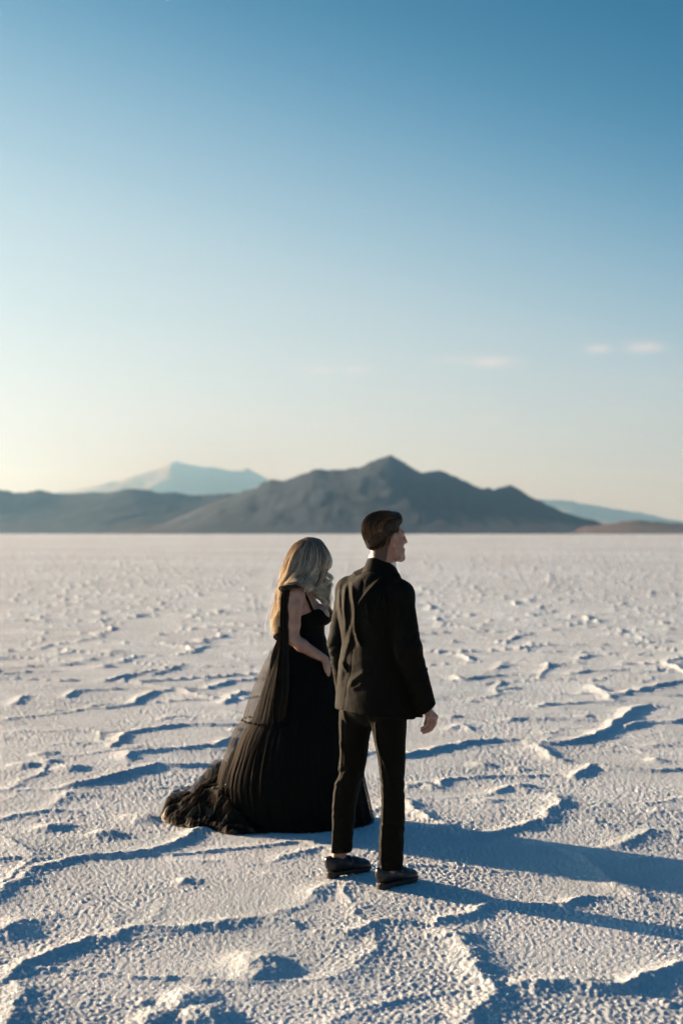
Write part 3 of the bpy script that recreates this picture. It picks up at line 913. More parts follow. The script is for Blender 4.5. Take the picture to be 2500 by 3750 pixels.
    st = np.maximum(st, brow * .8)
    beard = .10 * (f > .03) * (u < -.03) * (u > -.11)
    st = np.maximum(st, beard)
    lash = .9 * np.exp(-((u - .0275) / .003) ** 2) * (sd > .018) * (sd < .045) * (f > .085)
    st = np.maximum(st, lash)
    a = me.attributes.new('stubble_and_dimming', 'FLOAT', 'POINT'); a.data.foreach_set('value', st.astype(np.float32))
    return link('body', me, man)
build_man_body()

# folds seen on the back of the jacket, as (points in the photograph, height, width)
def r3(u, v): return (1150 + u / 3.136, 2030 + v / 3.136)
JF = [
 ([(430,330),(440,470),(468,640),(470,900),(520,1040),(560,1080)], .0085, .010),
 ([(365,330),(345,470),(340,640),(360,800),(350,960)], .0075, .011),
 ([(300,360),(285,480),(290,620),(318,760)], .007, .009),
 ([(810,240),(700,330),(610,430),(520,540),(490,600)], .0105, .010),
 ([(790,340),(700,430),(640,490),(600,560),(600,640)], .0085, .009),
 ([(775,400),(745,500),(720,600),(690,650)], .0075, .008),
 ([(790,420),(805,520),(818,670)], .0085, .006),
 ([(880,430),(840,500),(822,580)], .0070, .006),
 ([(640,560),(610,700),(620,800)], .0050, .010),
 ([(470,640),(430,820),(400,1000),(340,1180),(320,1330),(300,1500)], .0065, .016),
 ([(310,1240),(345,1310),(380,1370)], .0060, .009),
 ([(590,1335),(520,1380),(440,1450),(390,1560)], .0060, .012),
 ([(560,1480),(480,1520),(420,1560)], .0035, .012),
 ([(560,1060),(500,990),(470,900)], .006, .010),
 ([(580,105),(700,120),(800,150)], .004, .012),
 ([(1000,560),(960,700),(930,860)], .006, .014),
 ([(900,900),(930,1100),(990,1300)], .006, .016),
]
JV = [
 ([(398,360),(392,520),(410,640),(420,800)], .0050, .008),
 ([(560,300),(545,430)], .004, .006),
 ([(500,640),(505,760),(530,900)], .005, .012),
 ([(690,440),(650,540),(640,620)], .005, .008),
 ([(260,700),(300,900),(316,1050),(300,1230)], .0035, .010),
 ([(590,262),(546,430),(500,560),(480,640),(466,900),(440,1150),(424,1370),(385,1480),(345,1785)], .0028, .0030),
]
def to_xz(pts, y=-.13):
    o_ = []
    for u, v in pts:
        px, py = r3(u, v); p = img(px, py, y); o_.append((p[0], p[2]))
    return o_
def build_jacket():
    s = SDF((-.32, -.32, .80), (.34, .36, 1.66), .0046)
    c = lambda z, a, b, ox=0, of=0: (z, -.025 + ox + tF[0] * of, tF[1] * of, a, b)
    s.loft([c(.832, .228, .196, .012, .012), c(.90, .222, .182, .008, .010), c(1.0, .208, .160, .0, .006), c(1.10, .194, .146, 0, 0), c(1.20, .184, .138), c(1.30, .196, .143, .0, -.004),
            c(1.38, .204, .145, 0, -.008), c(1.45, .190, .125, .0, -.010), c(1.50, .150, .095, .005, -.008), c(1.535, .11, .075, .010, -.004)], tF, tR, k=.012, p=2.25)
    # shoulder line and collar base
    NB = np.array([.004, .0, 1.545])
    s.chain([LSH + [0.012, -.01, .030], NB + [-.045, .042, .015]], [.045, .040], k=.045)
    s.chain([RSH + [-.012, .01, .030], NB + [.045, -.042, .002]], [.040, .038], k=.04)
    s.ell((-.028, -.050, 1.42), (.13, .09, .12), None, k=.05)
    s.cap((-.012, -.030, 1.50), (.0, -.012, 1.560), .085, .060, k=.03)
    # sleeves
    s.chain([RSH, REL, RWR + [0, 0, .0]], [.066, .061, .0500], k=.022)
    s.chain([LSH, LEL, LWR], [.068, .060, .0500], k=.018)
    s.ell(RSH + [.0, 0, .0], (.070, .072, .070), None, k=.03)
    s.ell(LSH + [.0, 0, -.004], (.066, .070, .070), None, k=.02)
    # vents of air inside: cuffs and hem are cut square below
    sl, P = s.sub(s.lo, s.lo + s.h * s.n)
    f = s.f
    # displacement by folds
    disp = np.zeros(f.shape, np.float32)
    band = np.abs(f) < .05
    Pb = P[band].astype(np.float32)
    back = np.clip((.06 - (Pb[:, 1] + .35 * (Pb[:, 0] + .02))) / .06, 0, 1)
    dd = np.zeros(len(Pb))
    for pts, a, w_ in JF:
        d, T = lines2d(Pb, to_xz(pts)); dd += 1.45 * a * np.exp(-(d / (w_ * .85)) ** 2) * back * np.clip(np.minimum(T, 1 - T) * 5 + .15, 0, 1)
    for pts, a, w_ in JV:
        d, T = lines2d(Pb, to_xz(pts)); dd -= .95 * a * np.exp(-(d / w_) ** 2) * back
    # sleeve wrinkles round the elbows
    for E, Sx, Wx, sd in ((REL, RSH, RWR, 1), (LEL, LSH, LWR, 2)):
        ax_ = (Wx - Sx) / np.linalg.norm(Wx - Sx)
        t_ = (Pb - E) @ ax_; rad = np.linalg.norm((Pb - E) - t_[:, None] * ax_, axis=1)
        near = np.exp(-(np.maximum(rad - .05, 0) / .03) ** 2) * (np.exp(-(t_ / .10) ** 2) + .45 * np.exp(-((t_ - .2) / .09) ** 2))
        dd += .0020 * near * np.sin(t_ * 105 + 5 * hnoise3(Pb, 14, 5 + sd) + Pb[:, 0] * 60)
    dd += .0022 * hnoise3(Pb * np.array([1, 1, .45], np.float32), 16, 3) + .0010 * hnoise3(Pb, 45, 9)
    disp[band] = dd
    f -= disp
    # cut the cuffs
    for Wx, E in ((RWR, REL), (LWR, LEL)):
        ax_ = (Wx - E) / np.linalg.norm(Wx - E)
        t_ = (P - Wx) @ ax_
        near = np.linalg.norm(P - Wx, axis=-1) < .12
        if Wx is RWR:
            t_ = t_ + (P[..., 0] - Wx[0]) * .45
        f[near] = np.maximum(f[near], (t_ - .012)[near])
    # hem: front edge a little lower than the back
    hem = .852 - .10 * np.clip((P[..., 0] - .02), -.2, .25)
    cutz = hem - P[..., 2]
    armr = np.linalg.norm((P - RWR)[..., :2], axis=-1) < .062
    f[:] = np.where(armr, f, np.maximum(f, cutz))
    # hollow the bottom so the hem reads as cloth
    inner = s.f.copy() + .010
    cav = np.maximum(inner, P[..., 2] - (hem + .05))
    f[:] = np.maximum(f, -cav)
    # neck opening
    s.cap((.010, .008, 1.50), (.030, .020, 1.72), .064, .072, k=.004, op='s')
    V, Q = s.mesh(); V = relax(V, Q, 1)
    return link('jacket', mesh_from('jacket', V, Q, M_SUIT), man)
build_jacket()
def build_collar():
    # fallen jacket collar round the neck: a band following a tilted ellipse
    n, m = 72, 7
    C0 = np.array([.006, .004, 1.570])
    G = np.zeros((n, m, 3)); G2 = np.zeros((n, m, 3))
    for i in range(n):
        a = -2.35 + 4.7 * i / (n - 1)                 # 0 = nape
        dirv = -tF * math.cos(a) + tR * math.sin(a)
        lift = .048 * math.cos(a * .8)
        for j in range(m):
            v = j / (m - 1)
            rr = .068 + .030 * v ** .9
            z = lift + .010 - .074 * v
            G[i, j] = C0 + dirv * rr * np.array([1, 1, 1]) + np.array([0, 0, z]) + tF * .012 * (1 - math.cos(a)) 
            G2[i, j] = C0 + dirv * (rr - .010) + np.array([0, 0, z - .002]) + tF * .012 * (1 - math.cos(a))
    H = np.concatenate([G, G2[:, ::-1], G[:, :1]], 1)
    return sheet('collar', H, M_SUIT, man)
build_collar()
def build_shirt_collar():
    n, m = 72, 5
    C0 = np.array([.008, .006, 1.583])
    G = np.zeros((n, m, 3)); G2 = np.zeros((n, m, 3))
    for i in range(n):
        a = -2.9 + 5.8 * i / (n - 1)
        dirv = -tF * math.cos(a) + tR * math.sin(a)
        for j in range(m):
            v = j / (m - 1)
            z = .040 * math.cos(a * .8) + .022 - .040 * v
            G[i, j] = C0 + dirv * (.0635 + .003 * v) + np.array([0, 0, z]) + tF * .010 * (1 - math.cos(a))
            G2[i, j] = G[i, j] - dirv * .003
    H = np.concatenate([G, G2[:, ::-1], G[:, :1]], 1)
    return sheet('shirt_collar', H, M_SHIRT, man)
build_shirt_collar()

def build_trousers():
    s = SDF((-.30, -.24, .05), (.22, .30, 1.02), .0048)
    Lk = [(1.00,-.085,.045,.10),(.90,-.100,.050,.096),(.80,-.118,.062,.086),(.72,-.124,.078,.077),(.62,-.130,.095,.070),(.52,-.146,.112,.0665),(.44,-.166,.124,.064),(.36,-.176,.134,.060),(.26,-.182,.146,.055),(.16,-.188,.152,.0535),(.118,-.189,.153,.053)]
    Rk = [(1.00,.030,-.060,.10),(.90,.036,-.066,.096),(.80,.046,-.072,.088),(.72,.050,-.076,.079),(.62,.058,-.082,.0690),(.52,.060,-.086,.0600),(.44,.0625,-.086,.0590),(.36,.0625,-.086,.0600),(.26,.056,-.084,.0625),(.16,.054,-.082,.0610),(.092,.054,-.082,.0600)]
    for K, hd in ((Lk, 52), (Rk, 47)):
        F_, R_, _ = frame(hd)
        s.loft([(z, x, y, r * .93, r * 1.05) for z, x, y, r in K], F_, R_, k=.018, p=2.0)
    s.ell((-.03, -.008, .93), (.155, .12, .14), None, k=.03)
    sl, P = s.sub(s.lo, s.lo + s.h * s.n)
    f = s.f
    band = np.abs(f) < .04
    Pb = P[band].astype(np.float32)
    dd = np.zeros(len(Pb))
    leg = Pb[:, 0] < (-.045 + .0 * Pb[:, 2])
    z = Pb[:, 2]
    # pressed creases front and back
    for K, hd, lg in ((Lk, 52, True), (Rk, 47, False)):
        F_, R_, _ = frame(hd); Ka = np.array(K)[::-1]
        cx = np.interp(z, Ka[:, 0], Ka[:, 1]); cy = np.interp(z, Ka[:, 0], Ka[:, 2])
        a = (Pb[:, 0] - cx) * R_[0] + (Pb[:, 1] - cy) * R_[1]
        m = (leg == lg) & (z < .82)
        dd += m * .0055 * np.exp(-(a / .006) ** 2)
        kn = np.exp(-((z - .50) / .06) ** 2) * .0022 + np.exp(-((z - .30) / .10) ** 2) * .0018 + np.exp(-((z - .13) / .04) ** 2) * .0018
        dd += m * kn * np.sin(z * 85 + (Pb[:, 0] + Pb[:, 1]) * 45 + 5 * hnoise3(Pb, 12, 31 + hd))
    # the folds drawn on the photograph
    def r5(u, v):
        return img(1150 + u / 3.136, 2550 + v / 3.136, -.05)
    for pts, a_, w_ in (([(330,170),(350,260),(375,290)], .006, .008), ([(640,240),(700,480),(760,640),(820,780),(860,950)], .006, .009), ([(350,860),(300,920),(270,990)], -.008, .010),
                        ([(330,960),(290,1010),(240,1060)], .006, .008), ([(760,980),(810,990)], -.007, .009), ([(300,560),(350,700),(350,840)], .004, .010)):
        q = [(r5(u, v)[0], r5(u, v)[2]) for u, v in pts]
        d, T = lines2d(Pb, q); dd += a_ * np.exp(-(d / w_) ** 2)
    dd += .0016 * hnoise3(Pb * np.array([1, 1, .4], np.float32), 18, 55)
    tmp = np.zeros(f.shape, np.float32); tmp[band] = dd
    f -= tmp
    # hems
    isl = P[..., 0] < -.06
    hemz = np.where(isl, .128 + .05 * (P[..., 0] + .18) , .096 - .05 * (P[..., 0] - .05))
    f[:] = np.maximum(f, hemz - P[..., 2])
    inner = f + .006
    f[:] = np.maximum(f, -np.maximum(inner, P[..., 2] - (hemz + .04)))
    V, Q = s.mesh(); V = relax(V, Q, 1)
    return link('trousers', mesh_from('trousers', V, Q, M_SUIT), man)
build_trousers()

def build_shoe(foot, lift=0.0, pitch=0.0):
    h0_, hd = foot
    F_, R_, U_ = frame(hd, pitch)
    o0 = np.array([h0_[0], h0_[1], gz_at(h0_ + F_ * .1) * .5 + gz_at(h0_) * .5 + lift])
    p = lambda f, s_, u: o0 + F_ * f + R_ * s_ + U_ * u
    A = np.array([F_, R_, U_])
    lo = np.minimum(p(-.03, 0, 0), p(.30, 0, 0)) - .07; hi = np.maximum(p(-.03, 0, 0), p(.30, 0, 0)) + .07; hi[2] = o0[2] + .14; lo[2] = o0[2] - .03
    s = SDF(lo, hi, .0028)
    s.ell(p(.045, 0, .062), (.047, .034, .040), A, k=.01)             # heel counter
    s.chain([p(.03, 0, .060), p(.10, 0, .052), p(.17, .002, .040), p(.222, .004, .033)], [.033, .035, .036, .029], k=.02)
    s.ell(p(.200, .004, .034), (.062, .043, .024), A, k=.02)           # toe box
    s.cap(p(.010, 0, .085), p(.04, 0, .094), .018, .020, k=.02)
    # flat bottom
    sl, P = s.sub(s.lo, s.lo + s.h * s.n)
    u = (P - o0) @ U_; ff = (P - o0) @ F_
    s.f[:] = np.maximum(s.f, .022 - u)
    # opening for the foot
    s.ell(p(.055, 0, .112), (.064, .027, .036), A, k=.006, op='s')
    # apron seam
    ss = (P - o0) @ R_
    seam = np.abs(np.hypot((ff - .17) / .075, ss / .030) - 1) * .03
    s.f[:] += (.0022 * np.exp(-(seam / .0022) ** 2) * (u > .035) * (ff > .12)).astype(np.float32)
    V, Q = s.mesh()
    shoe = link('shoe', mesh_from('shoe', relax(V, Q, 1), Q, M_SHOE), man)
    # sole with heel block
    s = SDF(lo, hi, .0028)
    s.chain([p(.040, 0, .018), p(.11, .0, .018), p(.195, .004, .018)], [.038, .034, .043], k=.02)
    s.ell(p(.205, .004, .018), (.062, .047, .03), A, k=.01)
    sl, P = s.sub(s.lo, s.lo + s.h * s.n)
    u = (P - o0) @ U_; ff = (P - o0) @ F_
    s.f[:] = np.maximum(s.f, np.maximum(u - .0235, .002 - u))
    s.f[:] = np.maximum(s.f, -.004 - ff)
    sl2, P2 = sl, P
    q = np.stack([(P - o0) @ F_, (P - o0) @ R_], -1)
    heel = np.maximum(np.maximum(np.hypot((q[..., 0] - .036) / 1.0, q[..., 1]) - .036, q[..., 0] - .066), np.maximum(u - .020, -.011 - u))
    s.f[:] = np.minimum(s.f, heel)
    V, Q = s.mesh()
    link('sole', mesh_from('sole', V, Q, M_SOLE), shoe)
    # strap across the instep
    n = 15
    G = np.zeros((n, 6, 3))
    for i in range(n):
        a = -1.25 + 2.5 * i / (n - 1)
        c_ = p(.128, .038 * math.sin(a), .050 + .038 * math.cos(a))
        for j, (df, du) in enumerate(((-.010, 0), (-.010, .004), (.010, .004), (.010, 0), (.0, -.003), (-.010, 0))):
            G[i, j] = c_ + F_ * df + U_ * (du * math.cos(a)) + R_ * (du * math.sin(a))
    sheet('strap', G, M_SHOE, shoe)
build_shoe(LFT, .008, 0)
build_shoe(RFT, .004, 0)
def button(c, nrm, r=.0085):
    n = 12; c = np.array(c, float); nrm = np.array(nrm, float); nrm /= np.linalg.norm(nrm)
    a = np.cross(nrm, (0, 0, 1.0)); a /= np.linalg.norm(a); b_ = np.cross(nrm, a)
    prof = [(0.001, .004), (r * .7, .004), (r, .002), (r, -.003), (r * .7, -.005), (.001, -.005)]
    G = np.array([[c + nrm * h_ + (a * math.cos(t_) + b_ * math.sin(t_)) * rr for rr, h_ in prof] for t_ in np.linspace(0, 2 * math.pi, n, endpoint=False)])
    sheet('button', G, M_BUTTON, man, closed=True)
button(img(1543, 2370, -.15) + [-.008, 0, 0], (1, -.1, 0.2), .009)
button(img(1568, 2449, -.14) + [-.008, 0, 0], (1, -.1, 0.2), .008)

def build_man_hair():
    s = SDF(H0 + [-.17, -.15, -.09], H0 + [.17, .15, .18], .0030)
    s.ell(hp(-.018, 0, .052), (.106, .080, .092), HA, k=.01)
    s.ell(hp(.010, 0, .090), (.090, .066, .060), HA, k=.03)
    s.ell(hp(-.056, 0, .016), (.050, .056, .066), HA, k=.02)
    s.chain([hp(.055, -.03, .112), hp(.072, .0, .113), hp(.060, .035, .106)], [.026, .025, .023], k=.02)
    sl, P = s.sub(s.lo, s.lo + s.h * s.n)
    q = P - H0
    f = q @ hF; sd = q @ hR; u = q @ hU
    # combed texture running from the forehead back over the crown
    ang = np.arctan2(u - .02, f + .02)
    s.f -= (.0022 * vnoise(sd * 170 + 9 * np.sin(ang * 2), ang * 3.0, 12) + .001 * vnoise(sd * 55, ang * 2.0, 13)).astype(np.float32)
    # hairline
    line = np.interp(f, [-.12, -.09, -.065, -.045, -.03, 0, .03, .055, .075, .10], [-.052, -.046, -.022, -.004, .014, .045, .062, .074, .086, .095])
    s.f[:] = np.maximum(s.f, (line - u) * .8)
    V, Q = s.mesh()
    h = link('hair', mesh_from('hair', relax(V, Q, 1), Q, M_HAIR_M), man)
    qv = V - H0
    set_attr(h, .22 + .25 * vnoise((qv @ hR) * 160, np.arctan2(qv @ hU, qv @ hF) * 3, 3))
    # loose combed strands on top of the mass
    rr = np.random.default_rng(4)
    n, m = 2300, 11
    cur = np.zeros((n, m, 3)); rad = np.zeros((n, m))
    for i in range(n):
        s0 = rr.uniform(-.074, .074); a0 = rr.uniform(.35, 3.5) if abs(s0) < .05 else rr.uniform(.7, 3.4); a1 = a0 + rr.uniform(.6, 1.3)
        lift = rr.uniform(.0, .0045)
        for j in range(m):
            a = min(a0 + (a1 - a0) * j / (m - 1), 4.15)
            ca, sa = math.cos(a), math.sin(a)
            w_ = math.sqrt(max(.02, 1 - (s0 / .083) ** 2))
            ff = -.012 + .111 * w_ * ca; uu = .052 + (.097 if sa > 0 else .108) * w_ * sa
            if a < 1.4: uu += .010 * (1.4 - a)
            cur[i, j] = hp(ff * (1 + lift * 6), s0 * (1 + .15 * math.sin(a)), uu + lift + .001)
        rad[i] = rr.uniform(.0007, .0013) * np.sin(np.linspace(.5, 2.9, m))
    o_ = strands_mesh('hair_strand', cur, rad, M_HAIR_M, h)
    set_attr(o_, np.repeat(np.clip(rr.normal(.45, .28, n), 0, 1), m * 3))
    o_['kind'] = 'stuff'
    # clipped hairs of the fade, blurring the hairline
    n2, m2 = 5200, 4
    d_ = rr.normal(0, 1, (n2 * 4, 3)); d_ /= np.linalg.norm(d_, axis=1, keepdims=True)
    q = d_ * np.array([.101, .0785, .091]) + np.array([-.014, 0, .040])
    ln = np.interp(q[:, 0], [-.12, -.09, -.065, -.045, -.03, 0, .03, .055, .075, .10], [-.052, -.046, -.022, -.004, .014, .045, .062, .074, .086, .095])
    keep = (q[:, 2] > ln - .030 * rr.uniform(0, 1, len(q))) & (q[:, 2] < ln + .022) & (q[:, 0] < .085) & ~((np.abs(q[:, 0] + .004) < .034) & (q[:, 2] < .040))
    q = q[keep][:n2]; dn = d_[keep][:n2]
    cur = np.zeros((len(q), m2, 3))
    L_ = rr.uniform(.004, .013, len(q)) * np.clip((q[:, 2] - np.interp(q[:, 0], [-.12, .1], [-.09, .02]) + .02) / .08, .25, 1)
    for j in range(m2):
        t_ = j / (m2 - 1)
        loc = q + dn * (.0015 + .0022 * t_) + (np.array([-.75, 0, -.65]) * (L_ * t_)[:, None])
        cur[:, j] = H0 + loc[:, :1] * hF + loc[:, 1:2] * hR + loc[:, 2:] * hU
    rad = np.full((len(q), m2), .0006)
    o_ = strands_mesh('hair_fade', cur, rad, M_HAIR_M, h)
    set_attr(o_, np.repeat(np.clip(rr.normal(.35, .2, len(q)), 0, 1), m2 * 3))
    o_['kind'] = 'stuff'
build_man_hair()
# ------------------------------------------------------------------ the woman
WX, WY = -.097, 8.65
woman = bpy.data.objects.new('person', None); COL.objects.link(woman)
woman.location = (WX, WY, 0.0)
woman['label'] = 'blonde woman in a long black tulle gown with a train spread on the salt'
woman['category'] = 'woman'
woman['group'] = 'couple standing on the salt flat'
def wimg(px, py, y=0.0):
    Y = WY + y
    return np.array([(px - 1250) * Y / FPX - WX, y, CAM_H - (py - 1953) * Y / FPX])
def w2(u, v, y=0.0):
    return wimg(900 + u / 3.92, 1930 + v / 3.92, y)
wF, wR, wU = frame(94)
kF, kR, kU = frame(88, -14)
K0 = np.array([-.078, .0, 1.583])
KA = np.array([kF, kR, kU])
def kp(f, s_, u):
    return K0 + kF * f + kR * s_ + kU * u
def torso_keys(grow=0.0):
    K = []
    for v, front, back, hw in ((900, 925, 640, .155), (980, 975, 590, .165), (1060, 1015, 570, .155), (1140, 1062, 565, .148), (1220, 1105, 570, .146), (1300, 1105, 580, .143),
                               (1400, 1098, 592, .132), (1500, 1108, 600, .124), (1600, 1140, 585, .135), (1730, 1168, 560, .158), (1900, 1170, 545, .170), (2050, 1150, 560, .16)):
        a = w2(front, v); b_ = w2(back, v)
        K.append((a[2], (a[0] + b_[0]) / 2, 0.0, hw + grow, (a[0] - b_[0]) / 2 + grow))
    return K
RS = w2(715, 985, -.155); REl = w2(676, 1600, -.185); RWr = w2(1128, 1888, -.150)
LS = w2(760, 985, .155); LEl = w2(900, 1600, .20); LWr = w2(1228, 1850, -.02)
def bust(s, g=0.0, k=.02):
    s.ell(w2(1050, 1268, -.068), (.064 + g, .062 + g, .062 + g), None, k=k)
    s.ell(w2(1078, 1268, .062), (.064 + g, .060 + g, .060 + g), None, k=k)
def build_woman_body():
    s = SDF((-.36, -.30, -.01), (.20, .30, 1.74), .0041)
    s.loft(torso_keys(), wF, wR, k=.02, p=2.1)
    bust(s)
    s.chain([LS, w2(800, 905, .02), RS], [.048, .060, .048], k=.05)
    s.cap(w2(775, 960, 0), kp(-.03, 0, -.05), .052, .046, k=.03)
    s.chain([w2(960, 900, -.06), w2(900, 880, -.12)], [.018, .016], k=.03)
    # legs under the skirt
    for sg, fx in ((-1, -.045), (1, .02)):
        s.chain([np.array([-.10, .085 * sg, .95]), np.array([-.08 + fx, .08 * sg, .5]), np.array([-.12 + fx, .085 * sg - (.0 if sg > 0 else .0), .12])], [.075, .05, .034], k=.03)
        a = np.array([-.12 + fx, .085 * sg, .075]); s.cap(a, a + [.10, -.0, -.030], .030, .022, k=.02); s.cap(a + [.10, 0, -.030], a + [.165, 0, -.045], .024, .018, k=.01)
    # arms
    s.chain([RS, w2(700, 1150, -.175), w2(688, 1400, -.185), REl], [.050, .046, .038, .0355], k=.02)
    s.chain([REl, w2(800, 1695, -.190), RWr], [.0365, .0375, .0235], k=.018)
    s.chain([LS, LEl], [.045, .035], k=.02)
    s.chain([LEl, LWr], [.036, .023], k=.018)
    # right hand over the left, fingers hanging down
    kn = [w2(1128, 1985, -.168), w2(1150, 1998, -.166), w2(1172, 2000, -.158), w2(1192, 1990, -.146)]
    md = [w2(1138, 2040, -.168), w2(1162, 2062, -.166), w2(1184, 2066, -.158), w2(1202, 2052, -.146)]
    tp = [w2(1146, 2078, -.160), w2(1174, 2125, -.156), w2(1192, 2132, -.148), w2(1204, 2108, -.138)]
    tb = [(1118, 1950), (1140, 1950), (1160, 1945), (1178, 1940)]
    for i in range(4):
        s.cap(RWr + np.array([.003 * i, 0, -.004]), kn[i], .0150, .0105, k=.010)
        s.chain([kn[i], md[i], tp[i]], [.0090, .0080, .0062], k=.0022)
    s.chain([RWr + [.012, .012, -.01], w2(1195, 1950, -.120), w2(1205, 2010, -.110)], [.014, .010, .007], k=.005)
    # left hand
    for i in range(4):
        a = LWr + np.array([-.006 * i + .012, -.012 - .008 * i, -.040 - .004 * i]); b_ = a + np.array([-.012, -.006, -.030]); c_ = b_ + np.array([-.014, -.004, -.020])
        s.cap(LWr, a, .0145, .0105, k=.010)
        s.chain([a, b_, c_], [.0090, .0080, .0065], k=.0022)
    s.chain([LWr + [.0, .01, -.01], LWr + [-.02, .0, -.03], LWr + [-.03, -.005, -.055]], [.013, .010, .007], k=.005)
    # head
    s.ell(kp(-.012, 0, .042), (.094, .072, .084), KA, k=.012)
    s.ell(kp(.034, 0, -.002), (.058, .058, .088), KA, k=.02)
    s.ell(kp(.056, 0, -.058), (.038, .038, .036), KA, k=.02)
    s.ell(kp(.088, 0, -.082), (.015, .015, .014), KA, k=.012)
    for sg in (1, -1):
        s.chain([kp(.010, .048 * sg, -.03), kp(.045, .036 * sg, -.070), kp(.084, .010 * sg, -.082)], [.017, .016, .015], k=.02)
        s.ell(kp(.066, .036 * sg, -.010), (.020, .020, .017), KA, k=.015)
        s.ell(kp(.088, .027 * sg, .018), (.011, .015, .010), KA, k=.010, op='s')
        s.ell(kp(.076, .028 * sg, .020), (.0115, .0115, .0105), KA, k=.003)
        s.ell(kp(-.004, .072 * sg, .0), (.014, .007, .027), KA, k=.006)
    s.chain([kp(.092, 0, .030), kp(.103, 0, .008), kp(.113, 0, -.010)], [.0065, .007, .0080], k=.007)
    s.cap(kp(.095, -.014, -.043), kp(.095, .014, -.043), .0060, .0060, k=.005)
    s.cap(kp(.094, -.013, -.053), kp(.094, .013, -.053), .0068, .0068, k=.005)
    s.cap(kp(.105, -.018, -.048), kp(.105, .018, -.048), .0025, .0025, k=.002, op='s')
    V, Q = s.mesh(); V = relax(V, Q, 2)
    me = mesh_from('body', V, Q, M_SKIN_W)
    q = V - K0; f = q @ kF; sd = np.abs(q @ kR); u = q @ kU
    st = .6 * np.exp(-((u - .036) / .004) ** 2) * (sd > .010) * (sd < .045) * (f > .06)
    a = me.attributes.new('stubble_and_dimming', 'FLOAT', 'POINT'); a.data.foreach_set('value', st.astype(np.float32))
    link('body', me, woman)
build_woman_body()
def build_bodice():
    s = SDF((-.36, -.24, .98), (.12, .24, 1.44), .0042)
    s.loft([k_ for k_ in torso_keys(.005)], wF, wR, k=.02, p=2.1)
    bust(s, .006)
    s.ell(w2(1052, 1262, -.070), (.073, .060, .062), None, k=.01)
    s.ell(w2(1100, 1258, .058), (.068, .058, .062), None, k=.01)
    sl, P = s.sub(s.lo, s.lo + s.h * s.n)
    curve = [w2(u, v) for u, v in ((500, 1300), (780, 1262), (850, 1238), (905, 1214), (955, 1190), (1000, 1168), (1045, 1158), (1090, 1172), (1130, 1215), (1160, 1260), (1230, 1300))]
    zt = np.interp(P[..., 0], [c_[0] for c_ in curve], [c_[2] for c_ in curve])
    front = np.clip((P[..., 0] - w2(960, 0)[0]) / .04, 0, 1)
    zt = zt + .062 * front * np.clip((P[..., 1] - .015) / .03, 0, 1) - .028 * front * np.exp(-((P[..., 1] - .0) / .028) ** 2)
    s.f[:] = np.maximum(s.f, P[..., 2] - zt)
    s.f[:] = np.maximum(s.f, (w2(0, 1800)[2]) - P[..., 2])
    # boning and a narrow waistband
    ang = np.arctan2(P[..., 1], P[..., 0] + .10)
    s.f -= (.0010 * np.maximum(0, np.cos(ang * 9)) ** 12).astype(np.float32)
    wz = w2(0, 1500)[2]
    s.f -= (.0022 * (np.abs(P[..., 2] - wz) < .016)).astype(np.float32)
    V, Q = s.mesh()
    link('bodice', mesh_from('bodice', relax(V, Q, 1), Q, M_BODICE), woman)
build_bodice()
def ribbon(name, pts, widths, nrm, material, parent, ruffle=0.0, m=9, n=60, seed=1, **props):
    pts = np.array(pts, float); t_ = np.linspace(0, 1, len(pts)); tt = np.linspace(0, 1, n)
    C_ = np.stack([smooth_interp(tt, t_, pts[:, k]) for k in range(3)], -1)
    W_ = np.interp(tt, np.linspace(0, 1, len(widths)), widths)
    T = np.gradient(C_, axis=0); T /= np.linalg.norm(T, axis=1, keepdims=True) + 1e-9
    N = np.array(nrm, float)[None, :].repeat(n, 0); N -= (N * T).sum(1, keepdims=True) * T; N /= np.linalg.norm(N, axis=1, keepdims=True) + 1e-9
    B = np.cross(T, N)
    v = np.linspace(-1, 1, m)
    ph = 2.2 * vnoise(tt * 4 + seed, tt * 0 + seed, seed)[:, None]
    off = ruffle * np.sin(v[None, :] * 7.5 + ph) * W_[:, None]
    G = C_[:, None, :] + B[:, None, :] * (v[None, :, None] * W_[:, None, None] * .5) + N[:, None, :] * off[..., None]
    return sheet(name, G, material, parent, **props)
# straps
for name, pts in (('strap', [w2(962, 1200, -.128), w2(925, 1120, -.150), w2(885, 1030, -.160), w2(840, 950, -.165), w2(800, 893, -.160), w2(730, 870, -.12), w2(650, 900, -.09), w2(590, 1000, -.08), w2(575, 1150, -.08)]),
                  ('strap', [w2(1150, 1200, .10), w2(1110, 1100, .115), w2(1030, 980, .125), w2(900, 900, .13), w2(780, 870, .12), w2(650, 920, .10), w2(590, 1100, .09)])):
    P_ = np.array(pts); t_ = np.linspace(0, 1, len(P_)); tt = np.linspace(0, 1, 50)
    C_ = np.stack([smooth_interp(tt, t_, P_[:, k]) for k in range(3)], -1)
    strands_mesh(name, C_[None], np.full((1, 50), .0085), M_BODICE, woman, sides=8)
